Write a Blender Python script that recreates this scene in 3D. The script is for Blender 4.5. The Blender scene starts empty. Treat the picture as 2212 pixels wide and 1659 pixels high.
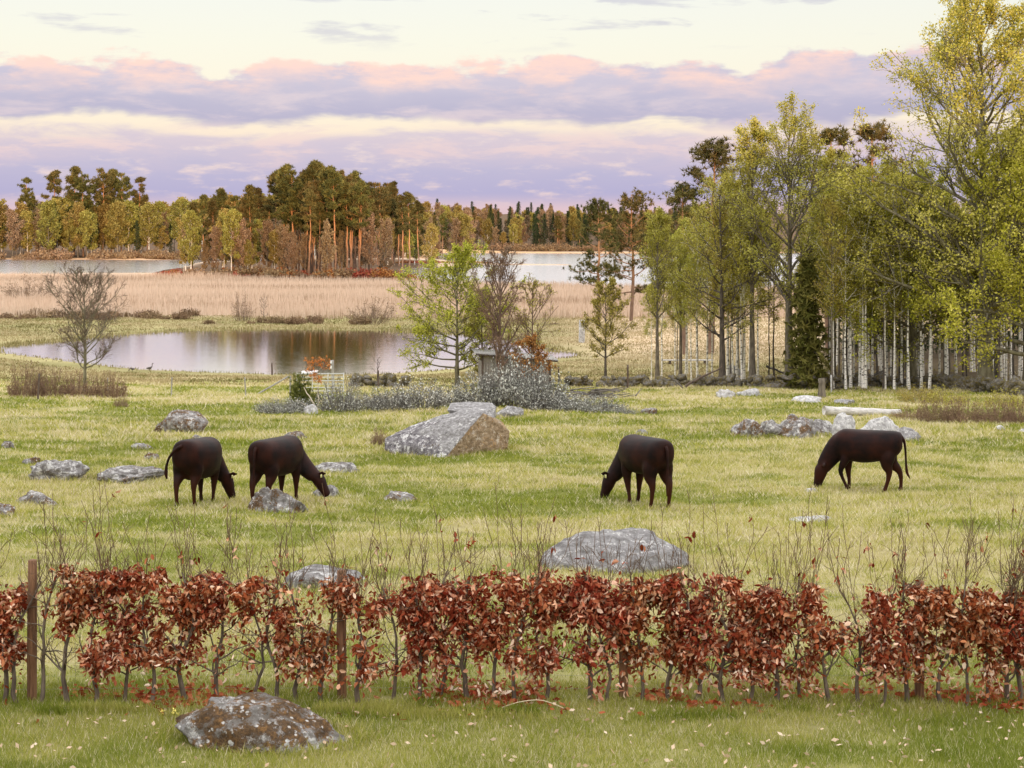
import bpy, bmesh, math
import numpy as np
from mathutils import Vector, Matrix, noise as mnoise

SC = bpy.context.scene
COL = SC.collection
R = math.radians
F, CX, HY, CZ = 3195.0, 1106.0, 483.0, 12.5     # focal length and horizon measured on the photo, eye height above the lake

# ------------------------------------------------------------------ camera
cam = bpy.data.cameras.new('camera')
cam.sensor_width = 36.0
cam.lens = 36.0 * F / 2212.0
cam.shift_y = -(829.5 - HY) / 2212.0
cam.clip_start = 0.1
cam.clip_end = 8000
camo = bpy.data.objects.new('camera', cam)
COL.objects.link(camo)
camo.location = (0, 0, CZ)
camo.rotation_euler = (R(90), 0, 0)
SC.camera = camo

# ------------------------------------------------------------------ light
SUN_EL, SUN_AZ = 3.8, 12.0        # low evening sun behind the camera, a little to its right
SUN_STRENGTH, SKY_STRENGTH = 3.1, 0.1
sun = bpy.data.lights.new('sun', 'SUN')
sun.energy = SUN_STRENGTH
sun.angle = R(0.6)
sun.color = (1.0, 0.60, 0.30)
suno = bpy.data.objects.new('sun', sun)
COL.objects.link(suno)
sd = Vector((math.sin(R(SUN_AZ)) * math.cos(R(SUN_EL)), -math.cos(R(SUN_AZ)) * math.cos(R(SUN_EL)), math.sin(R(SUN_EL))))
suno.rotation_euler = sd.to_track_quat('Z', 'Y').to_euler()
vs = SC.view_settings
vs.view_transform = 'Standard'
vs.look = 'None'
vs.exposure = 0.16
vs.gamma = 1.0
SC.cycles.max_bounces = 6
SC.cycles.transparent_max_bounces = 4
SC.cycles.use_adaptive_sampling = True


class NT:
    """small wrapper for building node trees"""
    def __init__(self, tree):
        self.t = tree
        tree.nodes.clear()

    def n(self, kind, inputs=None, **props):
        nd = self.t.nodes.new(kind)
        for k, v in props.items():
            setattr(nd, k, v)
        for k, v in (inputs or {}).items():
            self.set(nd.inputs[k], v)
        return nd

    def set(self, sock, v):
        if isinstance(v, bpy.types.NodeSocket):
            self.t.links.new(v, sock)
        elif isinstance(v, (tuple, list)) and len(v) == 3 and sock.type == 'RGBA':
            sock.default_value = (*v, 1)
        else:
            sock.default_value = v

    def math(self, op, a, b=0.0, c=0.0, clamp=False):
        nd = self.n('ShaderNodeMath', operation=op, use_clamp=clamp)
        for i, v in enumerate((a, b, c)):
            self.set(nd.inputs[i], v)
        return nd.outputs[0]

    def mix(self, f, a, b, blend='MIX'):
        nd = self.n('ShaderNodeMix', data_type='RGBA', blend_type=blend)
        self.set(nd.inputs[0], f)
        self.set(nd.inputs[6], a)
        self.set(nd.inputs[7], b)
        return nd.outputs[2]

    def ramp(self, f, stops, interp='LINEAR'):
        nd = self.n('ShaderNodeValToRGB')
        cr = nd.color_ramp
        cr.interpolation = interp
        while len(cr.elements) < len(stops):
            cr.elements.new(0.5)
        for e, (p, c) in zip(cr.elements, stops):
            e.position = p
            e.color = (*c, 1) if not isinstance(c, (int, float)) else (c, c, c, 1)
        self.set(nd.inputs[0], f)
        return nd.outputs[0]

    def smooth(self, v, a, b):
        nd = self.n('ShaderNodeMapRange', interpolation_type='SMOOTHSTEP')
        self.set(nd.inputs[0], v)
        nd.inputs[1].default_value = a
        nd.inputs[2].default_value = b
        nd.inputs[3].default_value = 0
        nd.inputs[4].default_value = 1
        return nd.outputs[0]

    def noise(self, vec, scale, detail=4, rough=0.55, dist=0.0):
        nd = self.n('ShaderNodeTexNoise')
        nd.inputs['Scale'].default_value = scale
        nd.inputs['Detail'].default_value = detail
        nd.inputs['Roughness'].default_value = rough
        nd.inputs['Distortion'].default_value = dist
        if vec is not None:
            self.set(nd.inputs['Vector'], vec)
        return nd.outputs['Fac']

    def vmul(self, v, s):
        nd = self.n('ShaderNodeVectorMath', operation='MULTIPLY')
        self.set(nd.inputs[0], v)
        nd.inputs[1].default_value = s
        return nd.outputs[0]


# ------------------------------------------------------------------ sky: evening cloud bands over a pale sky, all by direction
W = bpy.data.worlds.new('World')
SC.world = W
W.use_nodes = True
w = NT(W.node_tree)
tc = w.n('ShaderNodeTexCoord').outputs['Generated']
el = w.n('ShaderNodeSeparateXYZ', {0: tc}).outputs[2]
nish = w.n('ShaderNodeTexSky', sky_type='NISHITA', sun_disc=False)
nish.sun_elevation = R(SUN_EL)
nish.sun_rotation = R(180 - SUN_AZ)
nish.air_density = 1.0
nish.dust_density = 1.5
big = w.noise(w.vmul(tc, (5, 5, 22)), 1.0, 3, 0.5)
mid = w.noise(w.vmul(tc, (16, 16, 75)), 1.0, 6, 0.62, 0.3)
fine = w.noise(w.vmul(tc, (34, 34, 130)), 1.0, 5, 0.6)
tall = w.noise(w.vmul(tc, (22, 22, 40)), 1.0, 5, 0.55)
# pale clear part of the sky, brighter upwards
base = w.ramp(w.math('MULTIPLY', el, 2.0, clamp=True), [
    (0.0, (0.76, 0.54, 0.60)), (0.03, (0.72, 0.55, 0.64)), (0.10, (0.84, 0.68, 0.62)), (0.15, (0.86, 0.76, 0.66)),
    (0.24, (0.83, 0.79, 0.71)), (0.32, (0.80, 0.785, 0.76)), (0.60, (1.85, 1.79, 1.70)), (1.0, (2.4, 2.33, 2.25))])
# low lavender layer
e1 = w.math('ADD', el, w.math('MULTIPLY', w.math('SUBTRACT', mid, 0.5), 0.030))
e1b = w.math('ADD', e1, w.math('MULTIPLY', w.math('SUBTRACT', big, 0.5), 0.040))
m_low = w.math('MULTIPLY', w.smooth(el, 0.008, 0.022), w.math('SUBTRACT', 1.0, w.smooth(e1b, 0.052, 0.064)))
c_low = w.mix(w.smooth(e1, 0.030, 0.056), (0.36, 0.385, 0.68), (0.53, 0.46, 0.66))
c_low = w.mix(w.smooth(fine, 0.50, 0.75), c_low, (0.72, 0.60, 0.68))
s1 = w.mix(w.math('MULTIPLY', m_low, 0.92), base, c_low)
# peach wisps between the layers
m_w = w.math('MULTIPLY', w.smooth(mid, 0.46, 0.60), w.math('MULTIPLY', w.smooth(e1, 0.042, 0.052), w.math('SUBTRACT', 1.0, w.smooth(e1, 0.058, 0.074))))
s1 = w.mix(w.math('MULTIPLY', m_w, 0.7), s1, (0.72, 0.55, 0.64))
# main purple bank with pink lit tops
low = w.noise(w.vmul(tc, (9, 9, 12)), 1.0, 4, 0.6)
e2 = w.math('ADD', w.math('ADD', el, w.math('MULTIPLY', w.math('SUBTRACT', mid, 0.5), 0.020)), w.math('MULTIPLY', w.math('SUBTRACT', low, 0.5), 0.034))
e2t = w.math('ADD', w.math('ADD', e2, w.math('MULTIPLY', w.math('SUBTRACT', tall, 0.5), -0.055)), w.math('MULTIPLY', w.math('SUBTRACT', big, 0.5), -0.050))
m_main = w.math('MULTIPLY', w.smooth(e2, 0.064, 0.0720), w.math('SUBTRACT', 1.0, w.smooth(e2t, 0.105, 0.1125)))
upness = w.smooth(e2t, 0.080, 0.108)
pink = w.math('MULTIPLY', w.smooth(w.math('ADD', w.math('MULTIPLY', tall, 0.6), w.math('MULTIPLY', fine, 0.4)), 0.42, 0.58), upness)
c_main = w.mix(w.smooth(e2, 0.068, 0.10), (0.31, 0.30, 0.575), (0.47, 0.41, 0.62))
c_main = w.mix(w.smooth(mid, 0.45, 0.7), c_main, (0.56, 0.46, 0.63))
c_main = w.mix(pink, c_main, (0.93, 0.57, 0.54))
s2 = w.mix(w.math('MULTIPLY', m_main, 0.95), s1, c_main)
# small grey-lavender wisps higher up
wn = w.noise(w.vmul(tc, (11, 11, 62)), 1.0, 5, 0.55, 0.2)
m_h = w.math('MULTIPLY', w.smooth(wn, 0.54, 0.64), w.math('MULTIPLY', w.smooth(el, 0.112, 0.13), w.math('SUBTRACT', 1.0, w.smooth(el, 0.45, 0.7))))
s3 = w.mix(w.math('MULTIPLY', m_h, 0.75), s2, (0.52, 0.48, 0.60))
col = w.n('ShaderNodeMix', data_type='RGBA', blend_type='ADD')
col.inputs[0].default_value = 1.0
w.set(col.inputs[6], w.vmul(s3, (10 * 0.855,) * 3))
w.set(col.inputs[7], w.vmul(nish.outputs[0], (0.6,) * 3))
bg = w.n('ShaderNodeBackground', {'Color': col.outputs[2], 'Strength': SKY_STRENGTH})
wo = w.n('ShaderNodeOutputWorld', {'Surface': bg.outputs[0]})


# ------------------------------------------------------------------ helpers
def rng_(s):
    return np.random.default_rng(s)


def _hash(ix, iy, seed):
    h = (ix.astype(np.int64) * 374761393 + iy.astype(np.int64) * 668265263 + seed * 1442695041) & 0x7fffffff
    h = ((h ^ (h >> 13)) * 1274126177) & 0x7fffffff
    return ((h ^ (h >> 16)) & 0xffff) / 65535.0


def vnoise(x, y, seed=0):
    x = np.asarray(x, float); y = np.asarray(y, float)
    ix = np.floor(x); iy = np.floor(y)
    fx = x - ix; fy = y - iy
    fx = fx * fx * (3 - 2 * fx); fy = fy * fy * (3 - 2 * fy)
    a = _hash(ix, iy, seed); b = _hash(ix + 1, iy, seed); c = _hash(ix, iy + 1, seed); d = _hash(ix + 1, iy + 1, seed)
    return (a * (1 - fx) + b * fx) * (1 - fy) + (c * (1 - fx) + d * fx) * fy


def fbm(x, y, seed=0, oct=4):
    s = 0; a = 0.5; t = 0
    for k in range(oct):
        s = s + a * vnoise(x, y, seed + k * 17); t += a
        x = x * 2.03 + 5.1; y = y * 2.03 + 1.7; a *= 0.5
    return s / t


def sst(x, a, b):
    t = np.clip((np.asarray(x, float) - a) / (b - a), 0, 1)
    return t * t * (3 - 2 * t)


def water_pt(x, y):
    d = F * CZ / (y - HY)
    return ((x - CX) / F * d, d)


POND = [water_pt(*p) for p in [(-25, 751), (60, 742), (150, 735), (250, 724), (420, 714), (600, 711), (850, 715), (930, 718), (1040, 722), (1120, 735),
        (1200, 758), (1250, 764), (1243, 771), (1180, 775), (1060, 787), (950, 800), (850, 807), (700, 810), (600, 809), (450, 804), (300, 798), (200, 787), (100, 773), (10, 762)]]
LAKE_W = [water_pt(*p) for p in [(-900, 561), (60, 560.5), (240, 561), (330, 562), (390, 560), (640, 556), (640, 563), (430, 566), (395, 577), (345, 584), (330, 591), (150, 592), (-900, 593)]]
LAKE_E = [water_pt(*p) for p in [(940, 546), (1250, 547.5), (1700, 547), (2900, 547), (2900, 632), (1500, 630), (1240, 622), (1040, 619), (930, 617), (905, 610), (860, 598), (842, 588), (868, 579),
        (960, 576.5), (1040, 572), (1230, 573.2), (1240, 571.5), (1070, 569.5), (1050, 565.5), (980, 563), (930, 559)]]
ISLE = [water_pt(*p) for p in [(335, 596), (420, 570), (640, 562), (860, 562), (960, 566), (870, 596), (905, 616), (600, 612)]]


def sdf(poly, X, Y):
    X = np.asarray(X, float); Y = np.asarray(Y, float)
    d2 = np.full(X.shape, 1e18); ins = np.zeros(X.shape, bool)
    n = len(poly)
    for i in range(n):
        ax, ay = poly[i]; bx, by = poly[(i + 1) % n]
        ex, ey = bx - ax, by - ay
        t = np.clip(((X - ax) * ex + (Y - ay) * ey) / (ex * ex + ey * ey), 0, 1)
        d2 = np.minimum(d2, (X - ax - t * ex) ** 2 + (Y - ay - t * ey) ** 2)
        c = ((ay > Y) != (by > Y)) & (X < ex * (Y - ay) / (ey if abs(ey) > 1e-9 else 1e-9) + ax)
        ins ^= c
    d = np.sqrt(d2)
    return np.where(ins, -d, d)


_pd = np.arange(-120, 700, 0.5)
_pz = CZ - np.interp(_pd, [-120, -60, -10, 0, 8, 13, 30, 60, 90, 105, 118, 128, 150, 200, 330, 700], [-4.5, -1.5, 2.25, 3.1, 3.72, 4.15, 5.75, 8.0, 10.15, 11.2, 11.95, 12.15, 12.2, 12.25, 12.25, 12.2])
_k = np.exp(-0.5 * (np.arange(-16, 17) * 0.5 / 3.0) ** 2); _k /= _k.sum()
_pz = np.convolve(np.pad(_pz, 16, mode='edge'), _k, 'valid')


def ground(X, Y):
    X = np.asarray(X, float); Y = np.asarray(Y, float)
    z = np.interp(Y, _pd, _pz)
    near = 1 - sst(Y, 100, 150)
    hum = (fbm(X / 4.5, Y / 4.5, 3, 3) - 0.5) * 0.34 + (fbm(X / 1.1, Y / 1.1, 9, 2) - 0.5) * 0.13
    z = z + hum * (0.15 + 0.85 * sst(Y, 13.5, 22)) * near + (1 - near) * (fbm(X / 14, Y / 14, 5, 3) - 0.4) * 0.5
    # land beyond the lakes rises gently
    z = z + sst(Y, 520, 1000) * 9 * sst(-X, -20, 60) + sst(Y, 660, 1100) * 12 * sst(X, -60, 20) + sst(Y, 1200, 3000) * 20
    for poly, w_ in ((POND, 13.0), (LAKE_W, 6.0), (LAKE_E, 6.0)):
        s = sdf(poly, X, Y)
        lift = sst(s, 0.0, w_)
        z = np.where(s < 60, np.where(s < 0, -0.7 * sst(-s, 0, 2.5) - 0.02, np.maximum(z, 0.12) * lift + 0.03), z)
    return z


def g1(X, Y):
    return float(ground(np.array([X]), np.array([Y]))[0])


_dd = np.concatenate([np.arange(6, 140, 0.05), np.arange(140, 700, 0.5)])


def gp(x, y):
    """where the line of sight through photo point (x, y) meets the ground: (X, Y, Z)"""
    X = (x - CX) / F * _dd
    zr = CZ - (y - HY) / F * _dd
    g = ground(X, _dd)
    i = int(np.argmax(zr <= g))
    if zr[i] > g[i]:
        i = len(_dd) - 1
    return X[i], _dd[i], g[i]


def mk(name, V, T, mats, attrs=None, smooth=False, mat_idx=None):
    V = np.ascontiguousarray(V, np.float32).reshape(-1, 3)
    T = np.ascontiguousarray(T, np.int32)
    m, k = T.shape
    me = bpy.data.meshes.new(name)
    me.vertices.add(len(V)); me.vertices.foreach_set('co', V.ravel())
    me.loops.add(m * k); me.loops.foreach_set('vertex_index', T.ravel())
    me.polygons.add(m); me.polygons.foreach_set('loop_start', np.arange(0, m * k, k, dtype=np.int32))
    for a, v in (attrs or {}).items():
        v = np.ascontiguousarray(v, np.float32)
        if v.ndim == 2:
            at = me.attributes.new(a, 'FLOAT_COLOR', 'POINT')
            at.data.foreach_set('color', np.concatenate([v, np.ones((len(v), 1), np.float32)], 1).ravel())
        else:
            me.attributes.new(a, 'FLOAT', 'POINT').data.foreach_set('value', v)
    for mt in (mats if isinstance(mats, (list, tuple)) else [mats]):
        me.materials.append(mt)
    if mat_idx is not None:
        me.polygons.foreach_set('material_index', np.ascontiguousarray(mat_idx, np.int32))
    if smooth:
        me.polygons.foreach_set('use_smooth', np.ones(m, bool))
    me.update(calc_edges=True)
    return me


def ob(name, me, parent=None, loc=None, rot=None, scale=None):
    o = bpy.data.objects.new(name, me)
    COL.objects.link(o)
    if parent is not None:
        o.parent = parent
    if loc is not None:
        o.location = loc
    if rot is not None:
        o.rotation_euler = rot
    if scale is not None:
        o.scale = scale
    return o


def tag(o, label=None, cat=None, group=None, kind=None):
    if label: o['label'] = label
    if cat: o['category'] = cat
    if group: o['group'] = group
    if kind: o['kind'] = kind
    elif cat: o['kind'] = 'thing'
    return o


def thing(name, label, cat, loc=(0, 0, 0), rot=(0, 0, 0), group=None, scale=(1, 1, 1)):
    o = ob(name, None, None, loc, rot, scale)
    o.empty_display_size = 0.2
    return tag(o, label, cat, group)


def norm(v):
    return v / np.maximum(np.linalg.norm(v, axis=-1, keepdims=True), 1e-9)


def tubes(P, Rr, S=3, cap=False):
    """tubes along N polylines of K points: verts, triangles"""
    N, K, _ = P.shape
    t = np.empty_like(P)
    t[:, 1:-1] = P[:, 2:] - P[:, :-2]
    t[:, 0] = P[:, 1] - P[:, 0]; t[:, -1] = P[:, -1] - P[:, -2]
    t = norm(t)
    mean = norm(P[:, -1] - P[:, 0])
    ref = np.where(np.abs(mean[:, 2:3]) > 0.8, np.array([[1.0, 0, 0]]), np.array([[0, 0, 1.0]]))[:, None, :]
    u = norm(np.cross(t, np.broadcast_to(ref, t.shape)))
    v = np.cross(t, u)
    a = np.arange(S) * 2 * np.pi / S
    V = P[:, :, None, :] + Rr[:, :, None, None] * (np.cos(a)[None, None, :, None] * u[:, :, None, :] + np.sin(a)[None, None, :, None] * v[:, :, None, :])
    b = (np.arange(N) * K * S)[:, None, None] + (np.arange(K - 1) * S)[None, :, None]
    i = np.arange(S)[None, None, :]; j = (np.arange(S)[None, None, :] + 1) % S
    q = np.stack([b + i, b + j, b + S + j, b + S + i], -1).reshape(-1, 4)
    T = np.concatenate([q[:, [0, 1, 2]], q[:, [0, 2, 3]]])
    if cap:
        for e in (0, K - 1):
            o_ = (np.arange(N) * K * S + e * S)[:, None]
            for s in range(1, S - 1):
                T = np.concatenate([T, np.concatenate([o_, o_ + s, o_ + s + 1], 1)])
    return V.reshape(-1, 3), T


def join(parts):
    """parts: list of (V, T[, attr]) -> one"""
    Vs, Ts, As, n = [], [], [], 0
    for p in parts:
        Vs.append(p[0]); Ts.append(p[1] + n); n += len(p[0])
        As.append(p[2] if len(p) > 2 else np.full(len(p[0]), 0.5))
    return np.concatenate(Vs), np.concatenate(Ts), np.concatenate(As)


def grow(P, Rr, n, s0, s1, L, ang, K, up, noise, rng, taper=0.2, rf=0.6, fall=0.55):
    N, Kp, _ = P.shape
    s = rng.uniform(s0, s1, (N, n))
    x = s * (Kp - 1); i = np.minimum(x.astype(int), Kp - 2); f = (x - i)[..., None]
    ar = np.arange(N)[:, None]
    A = P[ar, i]; B = P[ar, i + 1]
    pos = A * (1 - f) + B * f
    t = norm(B - A)
    rad = Rr[ar, i] * (1 - f[..., 0]) + Rr[ar, i + 1] * f[..., 0]
    v = rng.normal(size=(N, n, 3))
    pp = norm(v - (v * t).sum(-1, keepdims=True) * t)
    a = ang * rng.uniform(0.65, 1.3, (N, n, 1))
    d = t * np.cos(a) + pp * np.sin(a)
    ln = np.asarray(L)[:, None] * rng.uniform(0.6, 1.2, (N, n)) * (1 - fall * s)
    C = np.empty((N, n, K, 3)); C[:, :, 0] = pos
    for k in range(1, K):
        d = norm(d + np.array([0, 0, up]) + noise * rng.normal(size=d.shape))
        C[:, :, k] = C[:, :, k - 1] + d * (ln / (K - 1))[..., None]
    rr = rad[..., None] * rf * np.linspace(1, taper, K)
    return C.reshape(-1, K, 3), rr.reshape(-1, K), ln.reshape(-1)


def leaves(P, per, size, jit, rng, flat=0.0, aspect=0.65, tint=None):
    """rhombic leaves scattered along polylines P: verts, tris, tint"""
    N, K, _ = P.shape
    x = rng.uniform(0.1, 1, (N, per)) * (K - 1)
    i = np.minimum(x.astype(int), K - 2); f = (x - i)[..., None]
    ar = np.arange(N)[:, None]
    pos = (P[ar, i] * (1 - f) + P[ar, i + 1] * f).reshape(-1, 3)
    pos = pos + rng.normal(size=pos.shape) * jit
    return leaf_at(pos, size, rng, flat, aspect, tint)


def leaf_at(pos, size, rng, flat=0.0, aspect=0.65, tint=None, down=0.0):
    M = len(pos)
    a = norm(rng.normal(size=(M, 3)) * np.array([1, 1, 1 - flat]) - np.array([0, 0, down]))
    b = norm(np.cross(a, rng.normal(size=(M, 3))))
    sz = size * rng.uniform(0.6, 1.35, (M, 1))
    V = np.stack([pos - a * sz * 0.5, pos + b * sz * aspect * 0.5, pos + a * sz * 0.5, pos - b * sz * aspect * 0.5], 1).reshape(-1, 3)
    o = np.arange(M)[:, None] * 4
    T = np.concatenate([o + np.array([[0, 1, 2]]), o + np.array([[0, 2, 3]])])
    tn = rng.uniform(0, 1, M) if tint is None else np.clip(tint + rng.normal(size=M) * 0.12, 0, 1)
    return V, T, np.repeat(tn, 4)


def needles(pos, k, ln, wd, rng, up=0.6, tint_pos=True):
    M = len(pos)
    p = np.repeat(pos, k, 0)
    n = M * k
    d = norm(rng.normal(size=(n, 3)) + np.array([0, 0, up]))
    b = norm(np.cross(d, rng.normal(size=(n, 3))))
    l = ln * rng.uniform(0.6, 1.2, (n, 1)); wv = wd * rng.uniform(0.7, 1.3, (n, 1))
    V = np.stack([p - b * wv * 0.5 - d * l * 0.15, p + b * wv * 0.5 - d * l * 0.15, p + d * l], 1).reshape(-1, 3)
    T = np.arange(n * 3).reshape(-1, 3)
    tn = np.repeat(np.clip(np.repeat(rng.uniform(0.1, 0.9, M), k) + rng.normal(size=n) * 0.1, 0, 1), 3)
    return V, T, tn


def polyline(p, K, rng, wob=0.0):
    """smooth polyline through control points p, K samples"""
    p = np.asarray(p, float)
    t = np.linspace(0, len(p) - 1, K)
    o = np.stack([np.interp(t, np.arange(len(p)), p[:, c]) for c in range(3)], 1)
    if K > 4:
        s = o.copy(); s[1:-1] = (o[:-2] + 2 * o[1:-1] + o[2:]) / 4; o = s
    if wob:
        n = rng.normal(size=o.shape) * wob; n[0] = 0
        o = o + n
    return o


# ------------------------------------------------------------------ materials
def material(name):
    m = bpy.data.materials.new(name)
    m.use_nodes = True
    return m, NT(m.node_tree)


def leaf_mat(name, stops, trans=0.35, var=0.35, hue=0.03):
    m, n = material(name)
    at = n.n('ShaderNodeAttribute', attribute_name='tint').outputs['Fac']
    c = n.ramp(at, stops)
    rnd = n.n('ShaderNodeObjectInfo').outputs['Random']
    hs = n.n('ShaderNodeHueSaturation', {'Color': c, 'Hue': n.math('MULTIPLY_ADD', rnd, hue * 2, 0.5 - hue), 'Value': n.math('MULTIPLY_ADD', n.math('FRACT', n.math('MULTIPLY', rnd, 7.3)), var, 1 - var / 2)})
    d = n.n('ShaderNodeBsdfDiffuse', {'Color': hs.outputs[0]})
    t = n.n('ShaderNodeBsdfTranslucent', {'Color': hs.outputs[0]})
    mx = n.n('ShaderNodeMixShader', {0: trans, 1: d.outputs[0], 2: t.outputs[0]})
    n.n('ShaderNodeOutputMaterial', {'Surface': mx.outputs[0]})
    return m


def bark_mat(name, c1, c2, scale=6.0, c3=None, zsplit=None, stretch=(1, 1, 0.25)):
    m, n = material(name)
    tcn = n.n('ShaderNodeTexCoord').outputs['Object']
    f = n.noise(n.vmul(tcn, stretch), scale, 5, 0.65)
    c = n.mix(n.smooth(f, 0.35, 0.65), c1, c2)
    if c3:
        z = n.n('ShaderNodeSeparateXYZ', {0: tcn}).outputs[2]
        c = n.mix(n.smooth(n.math('ADD', z, n.math('MULTIPLY', f, 3)), *zsplit), c, c3)
    bmp = n.n('ShaderNodeBump', {'Strength': 0.5, 'Distance': 0.03, 'Height': f})
    b = n.n('ShaderNodeBsdfPrincipled', {'Base Color': c, 'Roughness': 0.9, 'Normal': bmp.outputs[0]})
    n.n('ShaderNodeOutputMaterial', {'Surface': b.outputs[0]})
    return m


def wood_mat(name, c1, c2, axis=(1, 1, 0.06), scale=30):
    return bark_mat(name, c1, c2, scale, stretch=axis)


M_BARK = bark_mat('bark_grey_brown', (0.085, 0.07, 0.055), (0.20, 0.17, 0.13))
M_OAK = bark_mat('bark_mossy', (0.10, 0.085, 0.05), (0.22, 0.20, 0.13), 5)
M_DARK = bark_mat('bark_dark', (0.045, 0.035, 0.03), (0.13, 0.105, 0.085))
M_PINEBARK = bark_mat('bark_pine', (0.16, 0.10, 0.07), (0.27, 0.17, 0.12), 5, (0.50, 0.24, 0.11), (5, 11))
M_TWIG = bark_mat('twig_red_brown', (0.16, 0.09, 0.065), (0.26, 0.16, 0.12), 3)
M_TWIGGREY = bark_mat('twig_grey', (0.085, 0.075, 0.07), (0.21, 0.19, 0.175), 3)
M_TWIGDARK = bark_mat('twig_dark', (0.10, 0.065, 0.05), (0.20, 0.13, 0.10), 3)

# birch bark: white with dark bands
M_BIRCH, n = material('bark_birch')
_t = n.n('ShaderNodeTexCoord').outputs['Object']
_f = n.noise(n.vmul(_t, (3, 3, 9)), 1.0, 3, 0.6)
_z = n.n('ShaderNodeSeparateXYZ', {0: _t}).outputs[2]
_c = n.mix(n.smooth(_f, 0.55, 0.60), (0.86, 0.83, 0.78), (0.07, 0.06, 0.05))
_c = n.mix(n.smooth(n.noise(_t, 0.6, 2), 0.52, 0.66), _c, (0.42, 0.36, 0.28))
_b = n.n('ShaderNodeBsdfPrincipled', {'Base Color': _c, 'Roughness': 0.8})
n.n('ShaderNodeOutputMaterial', {'Surface': _b.outputs[0]})

M_LEAF_LIME = leaf_mat('leaf_lime', [(0, (0.25, 0.24, 0.03)), (0.5, (0.46, 0.44, 0.075)), (1, (0.62, 0.58, 0.19))], 0.4, 0.25, 0.012)
M_LEAF_OLIVE = leaf_mat('leaf_olive', [(0, (0.26, 0.23, 0.035)), (0.5, (0.46, 0.41, 0.085)), (1, (0.62, 0.54, 0.17))], 0.4, 0.25, 0.012)
M_LEAF_GREEN = leaf_mat('leaf_fresh', [(0, (0.25, 0.26, 0.02)), (0.5, (0.46, 0.46, 0.06)), (1, (0.65, 0.61, 0.15))], 0.4, 0.2, 0.008)
M_LEAF_FAR = leaf_mat('leaf_far_wood', [(0, (0.16, 0.14, 0.04)), (0.5, (0.28, 0.24, 0.065)), (1, (0.40, 0.34, 0.11))], 0.3, 0.45, 0.03)
M_TWIGLEAF = leaf_mat('buds_brown', [(0, (0.16, 0.105, 0.065)), (0.5, (0.27, 0.19, 0.115)), (1, (0.38, 0.28, 0.17))], 0.2, 0.3, 0.012)
M_NEEDLE = leaf_mat('needles_pine', [(0, (0.05, 0.055, 0.02)), (0.5, (0.13, 0.12, 0.045)), (1, (0.26, 0.21, 0.07))], 0.15, 0.5, 0.03)
M_SPRUCE = leaf_mat('needles_spruce', [(0, (0.02, 0.035, 0.018)), (0.5, (0.04, 0.06, 0.028)), (1, (0.075, 0.095, 0.035))], 0.1, 0.4)
M_BLOSSOM = leaf_mat('leaf_silver', [(0, (0.10, 0.10, 0.09)), (0.5, (0.28, 0.28, 0.25)), (0.7, (0.55, 0.55, 0.50)), (1, (0.88, 0.88, 0.82))], 0.25, 0.2)
M_BEECH = leaf_mat('leaf_copper', [(0, (0.10, 0.014, 0.006)), (0.30, (0.27, 0.058, 0.025)), (0.58, (0.48, 0.175, 0.085)), (0.80, (0.74, 0.43, 0.28)), (1, (0.90, 0.74, 0.60))], 0.18, 0.15, 0.008)  # palest tones paint sheen highlights into single leaves
M_RUST = leaf_mat('leaf_rust', [(0, (0.16, 0.04, 0.015)), (0.5, (0.36, 0.12, 0.05)), (1, (0.55, 0.26, 0.12))], 0.3, 0.1)
M_RUSTORANGE = leaf_mat('leaf_orange', [(0, (0.42, 0.13, 0.02)), (0.5, (0.62, 0.25, 0.06)), (1, (0.75, 0.4, 0.16))], 0.3, 0.1)
M_JUNIPER = leaf_mat('needles_juniper', [(0, (0.06, 0.07, 0.015)), (0.5, (0.15, 0.15, 0.04)), (1, (0.25, 0.23, 0.07))], 0.2, 0.1)
M_DRYLEAF = leaf_mat('leaf_dry_pale', [(0, (0.45, 0.28, 0.18)), (0.5, (0.66, 0.52, 0.38)), (1, (0.80, 0.74, 0.64))], 0.2, 0.0)
M_GRASS = leaf_mat('grass_blades', [(0, (0.155, 0.20, 0.025)), (0.35, (0.30, 0.32, 0.055)), (0.62, (0.45, 0.415, 0.125)), (0.82, (0.58, 0.51, 0.30)), (1, (0.74, 0.67, 0.50))], 0.35, 0.0, 0.0)
M_SEDGE = leaf_mat('sedge_blades', [(0, (0.13, 0.12, 0.04)), (0.5, (0.26, 0.22, 0.09)), (1, (0.48, 0.39, 0.24))], 0.3, 0.0, 0.0)
M_REED = leaf_mat('reed_stalks', [(0, (0.30, 0.21, 0.14)), (0.5, (0.56, 0.43, 0.33)), (1, (0.72, 0.59, 0.48))], 0.3, 0.0, 0.0)

# terrain: the colour of each kind of ground comes with the mesh, fine grain from noise
M_GROUND, n = material('ground_turf')
_g = n.n('ShaderNodeNewGeometry').outputs['Position']
_a = n.n('ShaderNodeAttribute', attribute_name='soil').outputs['Color']
_f = n.noise(n.vmul(_g, (1, 1, 1)), 3.0, 6, 0.7)
_f2 = n.noise(n.vmul(_g, (1, 1, 1)), 0.22, 4, 0.6)
_v = n.math('MULTIPLY_ADD', _f, 0.9, 0.55)
_c = n.n('ShaderNodeHueSaturation', {'Color': _a, 'Value': n.math('MULTIPLY', _v, n.math('MULTIPLY_ADD', _f2, 0.6, 0.7)), 'Hue': n.math('MULTIPLY_ADD', _f2, 0.03, 0.485)})
_bm = n.n('ShaderNodeBump', {'Strength': 0.6, 'Distance': 0.06, 'Height': _f})
_b = n.n('ShaderNodeBsdfPrincipled', {'Base Color': _c.outputs[0], 'Roughness': 1.0, 'Specular IOR Level': 0.05, 'Normal': _bm.outputs[0]})
n.n('ShaderNodeOutputMaterial', {'Surface': _b.outputs[0]})


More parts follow.
